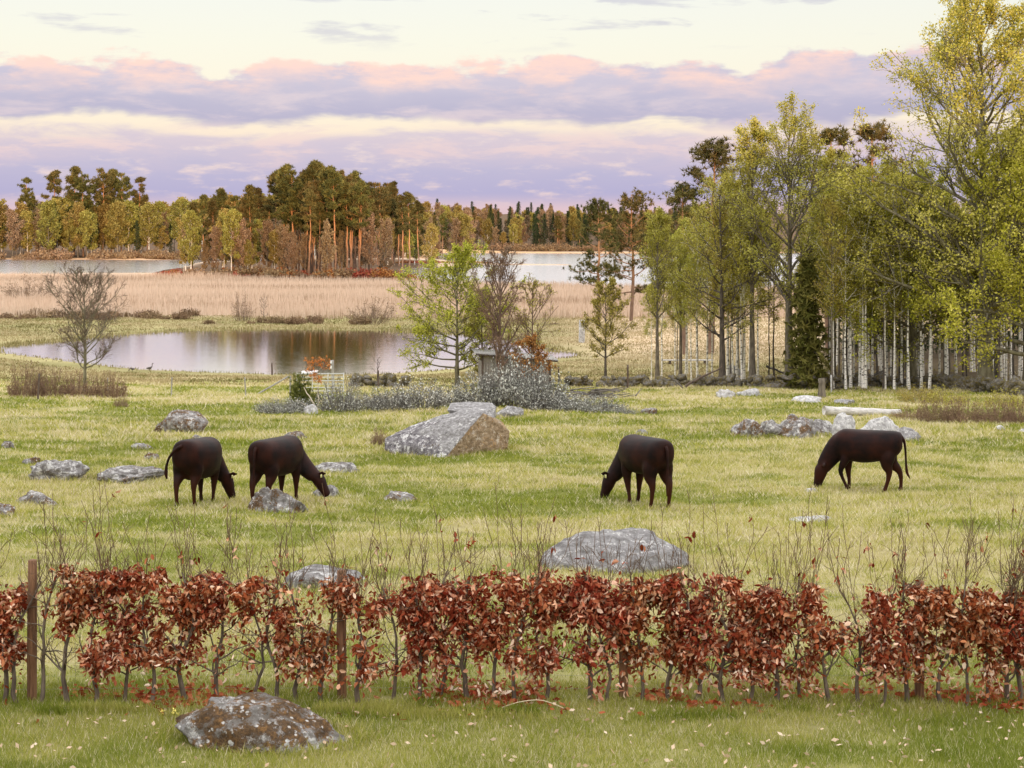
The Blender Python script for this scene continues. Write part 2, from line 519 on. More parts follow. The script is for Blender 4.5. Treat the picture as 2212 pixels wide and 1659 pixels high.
def water_mat(name, rough, wave, scale, refl, tintc):
    m, n = material(name)
    p = n.n('ShaderNodeNewGeometry').outputs['Position']
    f = n.noise(n.vmul(p, scale), 1.0, 4, 0.6)
    b = n.n('ShaderNodeBump', {'Strength': wave, 'Distance': 0.05, 'Height': f})
    gl = n.n('ShaderNodeBsdfGlossy', {'Color': (0.96, 0.96, 0.98), 'Roughness': rough, 'Normal': b.outputs[0]})
    df = n.n('ShaderNodeBsdfDiffuse', {'Color': tintc})
    mx = n.n('ShaderNodeMixShader', {0: refl, 1: df.outputs[0], 2: gl.outputs[0]})
    n.n('ShaderNodeOutputMaterial', {'Surface': mx.outputs[0]})
    return m


M_POND = water_mat('water_pond', 0.05, 0.11, (0.22, 2.4, 1), 0.97, (0.05, 0.045, 0.035))
M_LAKE = water_mat('water_lake', 0.18, 0.7, (0.3, 1.4, 1), 0.96, (0.10, 0.12, 0.16))


def rock_mat(name, grey, dark, white, moss, w_amt, m_amt):
    """granite with pale lichen and brown moss patches; amounts are noise thresholds, lower means more"""
    m, n = material(name)
    t = n.n('ShaderNodeTexCoord').outputs['Object']
    rnd = n.n('ShaderNodeObjectInfo').outputs['Random']
    off = n.n('ShaderNodeCombineXYZ', {0: n.math('MULTIPLY', rnd, 31.0), 1: n.math('MULTIPLY', rnd, 57.0)}).outputs[0]
    v = n.n('ShaderNodeVectorMath', operation='ADD')
    n.set(v.inputs[0], t); n.set(v.inputs[1], off)
    v = v.outputs[0]
    fgrain = n.noise(v, 26.0, 8, 0.78)
    fmid = n.noise(v, 8.0, 8, 0.72)
    fbig = n.noise(v, 2.8, 8, 0.74)
    fb2 = n.noise(v, 5.0, 8, 0.74)
    jag = n.math('ADD', n.math('MULTIPLY', n.math('SUBTRACT', fgrain, 0.5), 0.34), n.math('MULTIPLY', n.math('SUBTRACT', fmid, 0.5), 0.30))
    fbig = n.math('ADD', fbig, jag)
    fb2 = n.math('ADD', fb2, n.math('MULTIPLY', jag, 0.8))
    c = n.mix(n.smooth(fmid, 0.35, 0.65), dark, grey)
    c = n.mix(n.math('MULTIPLY', n.smooth(fb2, w_amt, w_amt + 0.07), n.smooth(fgrain, 0.36, 0.52)), c, white)
    mossc = n.mix(n.smooth(fgrain, 0.42, 0.62), tuple(q * 0.55 for q in moss), n.mix(n.smooth(fmid, 0.45, 0.62), moss, (moss[0] * 2.0, moss[1] * 1.7, moss[2] * 1.1)))
    c = n.mix(n.math('MULTIPLY', n.smooth(fbig, m_amt, m_amt + 0.06), n.smooth(fmid, 0.36, 0.46)), c, mossc)
    vor = n.n('ShaderNodeTexVoronoi', {'Vector': v, 'Scale': 16.0})
    c = n.mix(n.math('MULTIPLY', n.smooth(vor.outputs[0], 0.30, 0.22), n.smooth(fmid, 0.50, 0.56)), c, white)
    c = n.mix(n.smooth(fgrain, 0.57, 0.66), c, n.mix(0.65, c, (0.03, 0.025, 0.02)))
    hgt = n.math('ADD', n.math('MULTIPLY', fgrain, 0.5), fmid)
    b = n.n('ShaderNodeBump', {'Strength': 1.0, 'Distance': 0.09, 'Height': hgt})
    pb = n.n('ShaderNodeBsdfPrincipled', {'Base Color': c, 'Roughness': 0.92, 'Specular IOR Level': 0.2, 'Normal': b.outputs[0]})
    n.n('ShaderNodeOutputMaterial', {'Surface': pb.outputs[0]})
    return m


GREY, DARK, WHITE, MOSS = (0.36, 0.35, 0.355), (0.15, 0.135, 0.13), (0.68, 0.67, 0.67), (0.135, 0.085, 0.05)
M_ROCK = rock_mat('rock_lichen', GREY, DARK, WHITE, MOSS, 0.52, 0.57)
M_ROCKSTREAKSHADE = rock_mat('rock_streaked_shade', (0.30, 0.285, 0.30), (0.10, 0.09, 0.10), (0.78, 0.77, 0.78), (0.12, 0.10, 0.09), 0.53, 0.60)  # streaked rock, darkened to paint shade on the great boulder's left side
M_ROCKLAWN = rock_mat('rock_lawn', (0.42, 0.41, 0.42), (0.20, 0.18, 0.16), (0.78, 0.77, 0.77), (0.19, 0.12, 0.07), 0.50, 0.465)
M_ROCKMOSS = rock_mat('rock_mossy', (0.42, 0.41, 0.41), DARK, (0.74, 0.73, 0.73), (0.16, 0.10, 0.058), 0.53, 0.485)
M_ROCKGREY = rock_mat('rock_grey', (0.40, 0.39, 0.40), (0.19, 0.18, 0.18), WHITE, (0.22, 0.15, 0.09), 0.57, 0.66)
M_ROCKPALE = rock_mat('rock_pale', (0.55, 0.54, 0.55), (0.34, 0.33, 0.34), (0.72, 0.71, 0.72), (0.25, 0.15, 0.08), 0.5, 0.66)
M_ROCKTAN = rock_mat('rock_tan_fracture', (0.44, 0.33, 0.22), (0.22, 0.15, 0.09), (0.58, 0.52, 0.45), (0.36, 0.24, 0.13), 0.55, 0.55)
M_ROCKWALL = rock_mat('rock_wall', (0.27, 0.25, 0.23), (0.11, 0.10, 0.09), (0.45, 0.44, 0.42), (0.17, 0.14, 0.05), 0.62, 0.48)

# ================================================================== the setting
def straw(X, Y):
    """0 green turf .. 1 dead pale grass, in patches"""
    a = fbm(X / 5.0, Y / 3.2, 41, 5)
    b = fbm(X / 0.9, Y / 0.8, 57, 3)
    s = 0.58 * a + 0.42 * b
    v = sst(s, 0.37, 0.61)
    far = sst(Y, 40, 95)
    v = v * (0.80 + 0.2 * far) + 0.08 * far
    v = np.where(Y < 14.5, v * 0.6, v)
    return np.clip(v, 0, 1)


def soil(X, Y):
    g_ = np.array([0.22, 0.23, 0.06]); s_ = np.array([0.50, 0.43, 0.23])
    st = straw(X, Y)[..., None]
    c = g_ * (1 - st) + s_ * st
    # wild rough ground round the pond and on the right behind the wall
    rough = np.array([0.27, 0.235, 0.12]) * (0.6 + 0.8 * fbm(X / 9, Y / 5, 71, 4))[..., None]
    dry = np.array([0.56, 0.43, 0.29]) * (0.7 + 0.5 * fbm(X / 12, Y / 7, 73, 4))[..., None]
    k = sst(Y, 96, 122)[..., None]
    c = c * (1 - k * 0.75) + rough * k * 0.75
    k = (sst(Y, 120, 150) * sst(X, 2, 14))[..., None]
    c = c * (1 - k) + dry * k
    k = sst(Y + 8 * (fbm(X / 10, Y / 10, 75, 2) - 0.5), 188, 200)[..., None]
    reed = np.array([0.50, 0.38, 0.28]) * (0.75 + 0.5 * fbm(X / 30, Y / 8, 77, 4))[..., None]
    c = c * (1 - k) + reed * k
    # woods floor
    fl = np.array([0.13, 0.085, 0.055])
    k = np.maximum(np.maximum(sst(-sdf(ISLE, X, Y), -2, 4), sst(Y, 512, 524) * sst(-X, -25, 20)), sst(Y, 636, 650))[..., None]
    c = c * (1 - k) + fl * k
    # dry sandy reed strips along the far shores, dark edge on the near side of the western water
    sw = np.minimum(sdf(LAKE_W, X, Y), sdf(LAKE_E, X, Y))
    k = (sst(-sw, -13, -9) * sst(Y, 505, 512))[..., None]
    c = c * (1 - k) + np.array([0.52, 0.33, 0.19]) * k
    k = (sst(-sw, -7, -4) * (Y < 420) * (X < -60))[..., None]
    c = c * (1 - k) + np.array([0.10, 0.07, 0.045]) * k
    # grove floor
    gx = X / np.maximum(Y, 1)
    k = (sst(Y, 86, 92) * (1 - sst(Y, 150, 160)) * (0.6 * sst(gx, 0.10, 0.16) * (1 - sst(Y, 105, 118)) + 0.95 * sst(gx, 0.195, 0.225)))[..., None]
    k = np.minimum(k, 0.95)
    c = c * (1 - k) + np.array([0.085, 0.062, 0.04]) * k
    # bare mulch under the hedge
    k = (np.exp(-((Y - 12.9) / 0.28) ** 2) * sst(fbm(X / 0.8, Y / 0.8, 79, 2), 0.35, 0.55))[..., None]
    c = c * (1 - k) + np.array([0.17, 0.09, 0.05]) * k
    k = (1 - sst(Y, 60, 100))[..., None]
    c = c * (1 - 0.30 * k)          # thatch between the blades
    return c


rows = np.concatenate([np.linspace(-44, 8, 27)[:-1], np.arange(8, 48, 0.33), np.arange(48, 132, 0.7), np.arange(132, 360, 1.6), np.arange(360, 700, 3.6), np.geomspace(702, 6000, 40)])
cols = np.concatenate([np.linspace(-3.5, -0.52, 18)[:-1], np.linspace(-0.5, 0.5, 200), np.linspace(0.52, 3.5, 18)[1:]])
YY, TT = np.meshgrid(rows, cols, indexing='ij')
XX = TT * (YY + 50.0)
ZZ = ground(XX, YY)
nr, nc = XX.shape
idx = np.arange(nr * nc).reshape(nr, nc)
Q = np.stack([idx[:-1, :-1], idx[:-1, 1:], idx[1:, 1:], idx[1:, :-1]], -1).reshape(-1, 4)
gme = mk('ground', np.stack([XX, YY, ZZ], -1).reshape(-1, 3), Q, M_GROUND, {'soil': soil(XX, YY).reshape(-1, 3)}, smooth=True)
tag(ob('ground', gme), kind='structure')


def poly_sheet(name, poly, z, m, grow_=3.0):
    bm = bmesh.new()
    c = np.mean(poly, 0)
    vs_ = [bm.verts.new((p[0], p[1], z)) for p in poly]
    f = bm.faces.new(vs_)
    if f.normal.z < 0:
        f.normal_update()
    f.normal_update()
    if f.normal.z < 0:
        f.normal_flip()
    bmesh.ops.triangulate(bm, faces=[f])
    me = bpy.data.meshes.new(name)
    bm.to_mesh(me); bm.free()
    me.materials.append(m)
    return tag(ob(name, me), kind='structure')


poly_sheet('pond', [(-66, 112), (16, 112), (16, 185), (-66, 185)], 0.0, M_POND)
poly_sheet('lake', [(-1500, 262), (1500, 262), (1500, 720), (-1500, 720)], -0.012, M_LAKE)

# added unseen hill behind the viewer to throw evening shadow over the meadow
hx = np.linspace(-420, 420, 240)
hy = np.linspace(-150, -58, 30)
HX, HYY = np.meshgrid(hx, hy, indexing='ij')
prof = np.sin(np.clip((HYY + 150) / 92, 0, 1) * np.pi) ** 0.6
HZ = 11 + prof * (20.0 + 4.0 * (fbm(HX / 14, HYY / 20, 91, 4) - 0.5))
hi = np.arange(HX.size).reshape(HX.shape)
hq = np.stack([hi[:-1, :-1], hi[1:, :-1], hi[1:, 1:], hi[:-1, 1:]], -1).reshape(-1, 4)
hme = mk('shade_hill', np.stack([HX, HYY, HZ], -1).reshape(-1, 3), hq, M_GROUND, {'soil': np.tile([[0.08, 0.10, 0.04]], (HX.size, 1))}, smooth=True)
tag(ob('shade_hill', hme), kind='structure')


# ------------------------------------------------------------------ grass and reeds (uncountable)
def blades(X, Y, h, wdt, lean, tint, rng, two=False):
    n_ = len(X)
    z = ground(X, Y) - 0.01
    a = rng.uniform(0, 2 * np.pi, n_)
    ax = np.cos(a) * wdt * 0.5; ay = np.sin(a) * wdt * 0.5
    b = rng.uniform(0, 2 * np.pi, n_)
    lx = np.cos(b) * lean * h; ly = np.sin(b) * lean * h
    if two:
        V = np.stack([np.stack([X - ax, Y - ay, z], 1), np.stack([X + ax, Y + ay, z], 1),
                      np.stack([X + ax * .8 + lx * .35, Y + ay * .8 + ly * .35, z + h * 0.6], 1), np.stack([X - ax * .8 + lx * .35, Y - ay * .8 + ly * .35, z + h * 0.6], 1),
                      np.stack([X + lx, Y + ly, z + h], 1)], 1).reshape(-1, 3)
        o = np.arange(n_)[:, None] * 5
        T = np.concatenate([o + [[0, 1, 2]], o + [[0, 2, 3]], o + [[3, 2, 4]]])
        return V, T, np.repeat(tint, 5)
    V = np.stack([np.stack([X - ax, Y - ay, z], 1), np.stack([X + ax, Y + ay, z], 1), np.stack([X + lx, Y + ly, z + h], 1)], 1).reshape(-1, 3)
    return V, np.arange(n_ * 3).reshape(-1, 3), np.repeat(tint, 3)


def scatter(y0, y1, dens, rng, side=0.40):
    """points over the strip y0..y1, wider than the view"""
    A = side * (y1 * y1 - y0 * y0) + 2.0 * (y1 - y0)
    n_ = int(A * dens)
    u = rng.uniform(0, 1, n_)
    Y = np.sqrt(y0 * y0 + u * (y1 * y1 - y0 * y0))
    X = rng.uniform(-1, 1, n_) * (side * Y + 1.0)
    return X, Y


def grass_patch(name, y0, y1, dens, h, wdt, lean, seed, label, two=False, bias=0.0, clump=0.5, keep=None, m=None):
    rng = rng_(seed)
    X, Y = scatter(y0, y1, dens, rng)
    # tussocks: draw blades together
    cl = fbm(X / (h * 6), Y / (h * 6), seed, 2)
    k = cl > 0.5 - 0.5 * (1 - clump)
    k |= rng.uniform(size=len(X)) < 0.25
    if keep is not None:
        k &= keep(X, Y)
    X, Y, cl = X[k], Y[k], cl[k]
    st = straw(X, Y)
    tint = np.clip(st * 0.66 + 0.10 + rng.normal(size=len(X)) * 0.14 + (fbm(X / 0.7, Y / 0.7, seed + 5, 2) - 0.5) * 0.35 + bias, 0, 1)
    if m is not None:
        tint = np.clip(tint + 0.42 * sst(Y, 112, 140) * sst(X, -2, 10), 0, 1)
    tint = np.where(rng.uniform(size=len(X)) < 0.09 + 0.12 * st, rng.uniform(0.75, 1, len(X)), tint)
    hh = h * rng.uniform(0.5, 1.3, len(X)) * (0.55 + 0.9 * cl) * (1 + 0.3 * (st > 0.6))
    V, T, A = blades(X, Y, hh, wdt * rng.uniform(0.7, 1.3, len(X)), lean * rng.uniform(0.3, 1.6, len(X)), tint, rng, two)
    o = ob(name, mk(name, V, T, m or M_GRASS, {'tint': A}))
    return tag(o, label, None, None, 'stuff')


dry_land = lambda X, Y: ~((X > 0.20 * Y) & (Y < 160) & (Y > 91) & (fbm(X / 3, Y / 3, 6, 2) > 0.35)) & (sdf(POND, X, Y) > np.where((Y < 152) | (X < -40), 3.4, 0.5))
grass_patch('lawn_grass', 9.2, 13.6, 5000, 0.060, 0.0058, 0.55, 101, 'short green lawn grass in front of the copper hedge', bias=-0.03, clump=0.35)
grass_patch('meadow_grass', 13.0, 24, 900, 0.062, 0.0105, 0.8, 102, 'grazed meadow grass just beyond the hedge', clump=0.7)
grass_patch('meadow_grass', 23.5, 46, 300, 0.078, 0.021, 0.9, 103, 'grazed meadow grass around the cows', clump=0.6)
grass_patch('meadow_grass', 45, 100, 46, 0.12, 0.058, 0.9, 104, 'pale meadow grass between boulders and stone wall', clump=0.6)
grass_patch('bank_grass', 98, 195, 16.0, 0.15, 0.11, 0.7, 105, 'rough grass on the banks of the pond', clump=0.5, bias=0.05, keep=dry_land, m=M_SEDGE)

# tussocks: clumps of longer blades, dark green or bleached, all over the meadow
rng = rng_(120)
cx, cy = scatter(14.2, 62, 2.6, rng)
kind_ = rng.uniform(size=len(cx)) + 0.5 * (straw(cx, cy) - 0.4)
nb = 34
rad = rng.uniform(0.06, 0.26, len(cx)) * (1 + cy / 90)
BX = np.repeat(cx, nb) + rng.normal(size=len(cx) * nb) * np.repeat(rad, nb) * 1.3; BY = np.repeat(cy, nb) + rng.normal(size=len(cx) * nb) * np.repeat(rad, nb) * 0.7
tc_ = np.where(kind_ < 0.42, rng.uniform(0.0, 0.22, len(cx)), np.where(kind_ < 0.6, 0.45, rng.uniform(0.72, 1.0, len(cx))))
tb = np.clip(np.repeat(tc_, nb) + rng.normal(size=len(BX)) * 0.10, 0, 1)
V, T, A = blades(BX, BY, rng.uniform(0.04, 0.12, len(BX)) * (0.8 + BY / 60), rng.uniform(0.006, 0.012, len(BX)) * (0.5 + BY / 25), rng.uniform(0.3, 1.2, len(BX)), tb, rng)
tag(ob('tussock_grass', mk('tussock_grass', V, T, M_GRASS, {'tint': A})), 'dark green and bleached grass tussocks in the meadow', kind='stuff')

# lush taller tufts along the hedge foot and round the front boulder
rng = rng_(111)
X = rng.uniform(-4.9, 4.9, 42000); Y = rng.normal(12.50, 0.20, 42000)
k = fbm(X / 0.7, Y / 0.25, 7, 3) > 0.56
X, Y = X[k], Y[k]
t_ = np.clip(rng.normal(0.06, 0.10, len(X)) + 0.45 * (fbm(X / 1.5, Y, 8, 2) > 0.62), 0, 1)
V, T, A = blades(X, Y, rng.uniform(0.03, 0.11, len(X)), rng.uniform(0.004, 0.008, len(X)), rng.uniform(0.2, 0.7, len(X)), t_, rng, True)
tag(ob('hedge_foot_grass', mk('hedge_foot_grass', V, T, M_GRASS, {'tint': A})), 'taller bright green grass along the foot of the hedge', kind='stuff')

rng = rng_(112)
n_ = 240000
Y = np.sqrt(rng.uniform(183.0 ** 2, 372.0 ** 2, n_)); X = rng.uniform(-0.42, 0.42, n_) * Y
lim = 190 + 9 * (fbm(X / 12, Y / 12, 13, 3) - 0.5) * 2
front = np.where(X < -35, 192, 188)
k = (Y > front + 6 * (fbm(X / 8, Y / 8, 15, 2) - 0.5)) & (sdf(LAKE_W, X, Y) > 3.5) & (sdf(LAKE_E, X, Y) > 1.0) & (sdf(ISLE, X, Y) > -2)
k &= ~((X > 30) & (Y > 270)) & ~((X < -55) & (Y > 334))
X, Y = X[k], Y[k]
lane = fbm(X / 45, Y / 7, 19, 4)
tint = np.clip(0.25 + 0.75 * lane + rng.normal(size=len(X)) * 0.16 - 0.35 * (lane < 0.36), 0, 1)
V, T, A = blades(X, Y, rng.uniform(0.8, 1.7, len(X)) * (0.75 + 0.5 * lane), rng.uniform(0.06, 0.14, len(X)), rng.uniform(0.02, 0.2, len(X)), tint, rng)
tag(ob('reeds', mk('reeds', V, T, M_REED, {'tint': A})), 'pale straw-coloured reed bed between the pond and the lake', kind='stuff')

# thin fringe of dead reed and sedge along the pond's edge
rng = rng_(113)
pp = np.array(POND); tt = rng.uniform(0, len(pp), 9000); i0 = tt.astype(int) % len(pp); f_ = (tt % 1)[:, None]
ed = pp[i0] * (1 - f_) + pp[(i0 + 1) % len(pp)] * f_ + rng.normal(size=(9000, 2)) * 0.8
far_ = ed[:, 1] > 145
ed = ed[far_ | (rng.uniform(size=9000) < 0.30)]
far_ = ed[:, 1] > 145
hh = np.where(far_, rng.uniform(0.15, 0.55, len(ed)), rng.uniform(0.08, 0.25, len(ed)))
V, T, A = blades(ed[:, 0], ed[:, 1], hh, rng.uniform(0.06, 0.14, len(ed)), rng.uniform(0.1, 0.4, len(ed)), np.clip(rng.normal(0.45, 0.22, len(ed)), 0, 1), rng)
tag(ob('sedge', mk('sedge', V, T, M_SEDGE, {'tint': A})), 'fringe of sedge and dead stalks along the pond edge', kind='stuff')

# fallen leaves on the lawn and along the hedge
rng = rng_(114)
n_ = 620
X = rng.uniform(-4.6, 4.6, n_); Y = rng.uniform(9.4, 12.6, n_)
Xm = rng.uniform(-4.8, 4.8, 2600); Ym = rng.normal(12.9, 0.24, 2600)
pos = np.stack([X, Y, ground(X, Y) + 0.035 + rng.uniform(0, 0.02, n_)], 1)
V, T, A = leaf_at(pos, 0.046, rng, 0.45, 0.55, 0.45)
tag(ob('fallen_leaves', mk('fallen_leaves', V, T, M_DRYLEAF, {'tint': A})), 'pale dry leaves scattered over the lawn', kind='stuff')
k = fbm(Xm / 0.9, Ym / 0.9, 81, 2) > 0.47
Xm, Ym = Xm[k], Ym[k]
pos = np.stack([Xm, Ym, ground(Xm, Ym) + rng.uniform(0.01, 0.05, len(Xm))], 1)
V, T, A = leaf_at(pos, 0.07, rng, 0.6, 0.6, 0.35)
tag(ob('leaf_litter', mk('leaf_litter', V, T, M_BEECH, {'tint': A})), 'brown leaf litter under the copper hedge', kind='stuff')

# ================================================================== trees
def deciduous(seed, Ht, r, cb, spread, nl, ang, n2, n3, per, lsize, up=0.22, lean=0.0, jit=0.10, prof=1.0, L2=0.5, L3=0.55, tsides=8, top=0.97, wob=0.02, limb_r=0.5, aspect=0.65, rise=0.75, n2up=0.12, tw=1.0):
    """trunk with limbs (one mesh), fine twigs, leaves"""
    rng = rng_(seed)
    K = 14
    z = np.linspace(0, Ht * top, K)
    tr = np.stack([np.cumsum(rng.normal(size=K)) * wob * Ht * 0.06 + lean * z, np.cumsum(rng.normal(size=K)) * wob * Ht * 0.06, z], 1)
    tr[:, :2] -= tr[0, :2]
    Rt = r * (1 - 0.93 * (z / z[-1]) ** 0.85) * (1 + 0.35 * np.exp(-z / (0.05 * Ht)))
    P = tr[None]; Rr = Rt[None]
    # limbs
    t = np.clip(np.linspace(cb, 0.96, nl) + rng.normal(size=nl) * 0.02, cb * 0.9, 0.98)
    x = t * (K - 1); i = np.minimum(x.astype(int), K - 2); f = (x - i)[:, None]
    pos = tr[i] * (1 - f) + tr[i + 1] * f
    u = (t - cb) / (1 - cb)
    ln = spread * (0.35 + 0.65 * np.sin(np.pi * np.clip(u * 0.85 + 0.15, 0, 1) ** prof)) * rng.uniform(0.75, 1.2, nl)
    az = np.arange(nl) * 2.39996 + rng.normal(size=nl) * 0.5
    ea = ang + (1.25 - ang) * u ** 1.5 * rise
    d = np.stack([np.cos(az) * np.cos(ea), np.sin(az) * np.cos(ea), np.sin(ea)], 1)
    KL = 7
    Lm = np.empty((nl, KL, 3)); Lm[:, 0] = pos
    for k in range(1, KL):
        d = norm(d + np.array([0, 0, up * 0.3]) + 0.13 * rng.normal(size=d.shape))
        Lm[:, k] = Lm[:, k - 1] + d * (ln / (KL - 1))[:, None]
    rl = (r * limb_r * (1 - 0.75 * t))[:, None] * np.linspace(1, 0.18, KL)
    C2, R2, l2 = grow(Lm, rl, n2, 0.18, 1.0, ln * L2, 0.75, 5, n2up, 0.16, rng)
    C3, R3, l3 = grow(C2, R2, n3, 0.2, 1.0, l2 * L3, 0.7, 3, 0.05, 0.2, rng, rf=0.7)
    rmin = 0.004 * tw
    limbs = (tubes(P, Rr, tsides), join([tubes(Lm, np.maximum(rl, rmin * 2), 5), tubes(C2, np.maximum(R2, rmin * 1.5), 3)]))
    twigs = tubes(C3, np.maximum(R3, rmin), 3)
    lv = None
    if per:
        a = leaves(C3, per, lsize, jit, rng, 0, aspect)
        b = leaves(C2, max(1, per // 2), lsize, jit, rng, 0, aspect)
        lv = join([a, b])
    return limbs, twigs, lv


def wood_parts(kind, limbs, m_wood):
    if len(limbs) == 2:
        (V, T), b = limbs
        return [('trunk', mk(kind + '_trunk', V, T, m_wood, smooth=True)), ('branches', mk(kind + '_branches', b[0], b[1], m_wood, smooth=True))]
    return [('trunk', mk(kind + '_trunk', limbs[0], limbs[1], m_wood, smooth=True))]


def proto(kind, gen, m_wood, m_leaf, m_twig=None, crown='crown'):
    """meshes of one kind of tree: list of (part name, mesh)"""
    limbs, twigs, lv = gen
    out = wood_parts(kind, limbs, m_wood)
    if lv is not None:
        V, T, A = join([(twigs[0], twigs[1], np.full(len(twigs[0]), 0.0)), lv])
        mi = np.concatenate([np.ones(len(twigs[1]), int), np.zeros(len(lv[1]), int)])
        out.append((crown, mk(kind + '_crown', V, T, [m_leaf, m_twig or m_wood], {'tint': A}, mat_idx=mi)))
    else:
        out.append((crown, mk(kind + '_crown', twigs[0], twigs[1], m_twig or m_wood)))
    return out


def pine(seed, Ht, r, cb, spread, nl=26, ncl=5, k=11, ln=0.55, wd=0.13, droop=0.0, flat=0.55):
    rng = rng_(seed)
    K = 12
    z = np.linspace(0, Ht, K)
    tr = np.stack([np.cumsum(rng.normal(size=K)) * 0.09, np.cumsum(rng.normal(size=K)) * 0.09, z], 1); tr[:, :2] -= tr[0, :2]
    Rt = r * (1 - 0.9 * (z / Ht) ** 1.2)
    t = np.sort(rng.uniform(cb, 0.985, nl)); x = t * (K - 1); i = np.minimum(x.astype(int), K - 2); f = (x - i)[:, None]
    pos = tr[i] * (1 - f) + tr[i + 1] * f
    u = (t - cb) / (1 - cb)
    L = spread * (0.25 + 0.85 * np.sin(np.pi * (0.12 + 0.88 * u) ** 0.8)) * rng.uniform(0.55, 1.25, nl)
    az = np.arange(nl) * 2.4 + rng.normal(size=nl) * 0.6
    ea = -0.15 - droop + 0.8 * u + rng.normal(size=nl) * 0.15
    d = np.stack([np.cos(az) * np.cos(ea), np.sin(az) * np.cos(ea), np.sin(ea)], 1)
    KL = 5; Lm = np.empty((nl, KL, 3)); Lm[:, 0] = pos
    for q in range(1, KL):
        d = norm(d + np.array([0, 0, 0.12]) + 0.12 * rng.normal(size=d.shape)); Lm[:, q] = Lm[:, q - 1] + d * (L / (KL - 1))[:, None]
    rl = (Rt[i] * 0.4)[:, None] * np.linspace(1, 0.25, KL)
    C2, R2, l2 = grow(Lm, rl, ncl, 0.35, 1.0, L * 0.38, 0.8, 3, 0.15, 0.2, rng)
    ends = np.concatenate([C2[:, -1], C2[:, 1], Lm[:, -1]])
    ends = np.concatenate([ends, ends + rng.normal(size=ends.shape) * np.array([0.45, 0.45, 0.22]) * spread / 3])
    nd = needles(ends, k, ln, wd, rng, flat)
    limbs = (tubes(tr[None], Rt[None], 8), join([tubes(Lm, rl, 4), tubes(C2, np.maximum(R2, 0.012), 3)]))
    # dead stubs on the bare stem
    return limbs, None, nd


def pine_proto(kind, gen, m_wood=M_PINEBARK, m_leaf=M_NEEDLE):
    limbs, _, nd = gen
    return wood_parts(kind, limbs, m_wood) + [('crown', mk(kind + '_crown', nd[0], nd[1], m_leaf, {'tint': nd[2]}))]


def spruce(seed, Ht, spread, nl=80, k=5):
    rng = rng_(seed)
    tr = np.stack([np.zeros(8), np.zeros(8), np.linspace(0, Ht, 8)], 1); Rt = 0.2 * np.linspace(1, 0.08, 8)
    t = np.linspace(0.08, 0.985, nl)
    L = spread * (1.02 - t) ** 0.85 * rng.uniform(0.75, 1.15, nl) + 0.15
    az = np.arange(nl) * 2.4
    ea = -0.35 + 0.75 * t ** 2
    d = np.stack([np.cos(az) * np.cos(ea), np.sin(az) * np.cos(ea), np.sin(ea)], 1)
    P0 = np.stack([0 * t, 0 * t, t * Ht], 1)
    KL = 4; Lm = P0[:, None] + d[:, None] * (L[:, None] * np.linspace(0, 1, KL))[..., None]
    Lm[:, -1, 2] += 0.12 * L
    rl = np.full((nl, 1), 0.04) * np.linspace(1, 0.3, KL)
    q = rng.uniform(0.15, 1, (nl, 9)); pts = P0[:, None] + d[:, None] * (L[:, None] * q)[..., None] + rng.normal(size=(nl, 9, 3)) * np.array([0.22, 0.22, 0.10]) * spread / 2.5
    nd = needles(pts.reshape(-1, 3), k, 0.55, 0.17, rng, -0.5)
    return (tubes(tr[None], Rt[None], 6), tubes(Lm, rl, 3)), None, nd


_first = {}


def plant(name, pr, X, Y, label, cat='tree', group=None, s=1.0, sz=None, rot=None, rng=None, dz=-0.08, tilt=(0, 0)):
    z = g1(X, Y) + dz
    rot = rot if rot is not None else (rng.uniform(0, 6.28) if rng is not None else 0)
    o = thing(name, label, cat, (X, Y, z), (tilt[0], tilt[1], rot), group, (s, s, sz or s))
    for pn, me in pr:
        c = ob(pn, me, o)
        if pn in ('branches', 'crown', 'foliage', 'stems'):
            c['kind'] = 'stuff'
    return o


def at_px(x, d):
    return (x - CX) / F * d


# ---- far woods beyond the lake
PINES = [pine_proto('pine', pine(200 + i, 22, 0.24, cb, sp, nl, 6, 12, 0.75, 0.21)) for i, (cb, sp, nl) in enumerate([(0.40, 2.6, 36), (0.50, 2.9, 30), (0.34, 2.5, 40), (0.55, 2.4, 28)])]
SPRUCES = [pine_proto('spruce', spruce(210 + i, 20, 2.6 + 0.5 * i), M_DARK, M_SPRUCE) for i in range(2)]
FARD = [proto('broadleaf', deciduous(220 + i, 17, 0.2, 0.14 + 0.05 * i, 5.0, 26, 0.55, 6, 5, 6, 0.62, jit=0.4, tw=5), M_BIRCH if i % 2 else M_BARK, M_LEAF_FAR, M_TWIGDARK) for i in range(4)]
FARB = [proto('bare_tree', deciduous(230 + i, 16, 0.18, 0.15, 4.6, 26, 0.7, 6, 6, 4, 0.45, jit=0.3, tw=6), M_BARK, M_TWIGLEAF, M_TWIG) for i in range(2)]

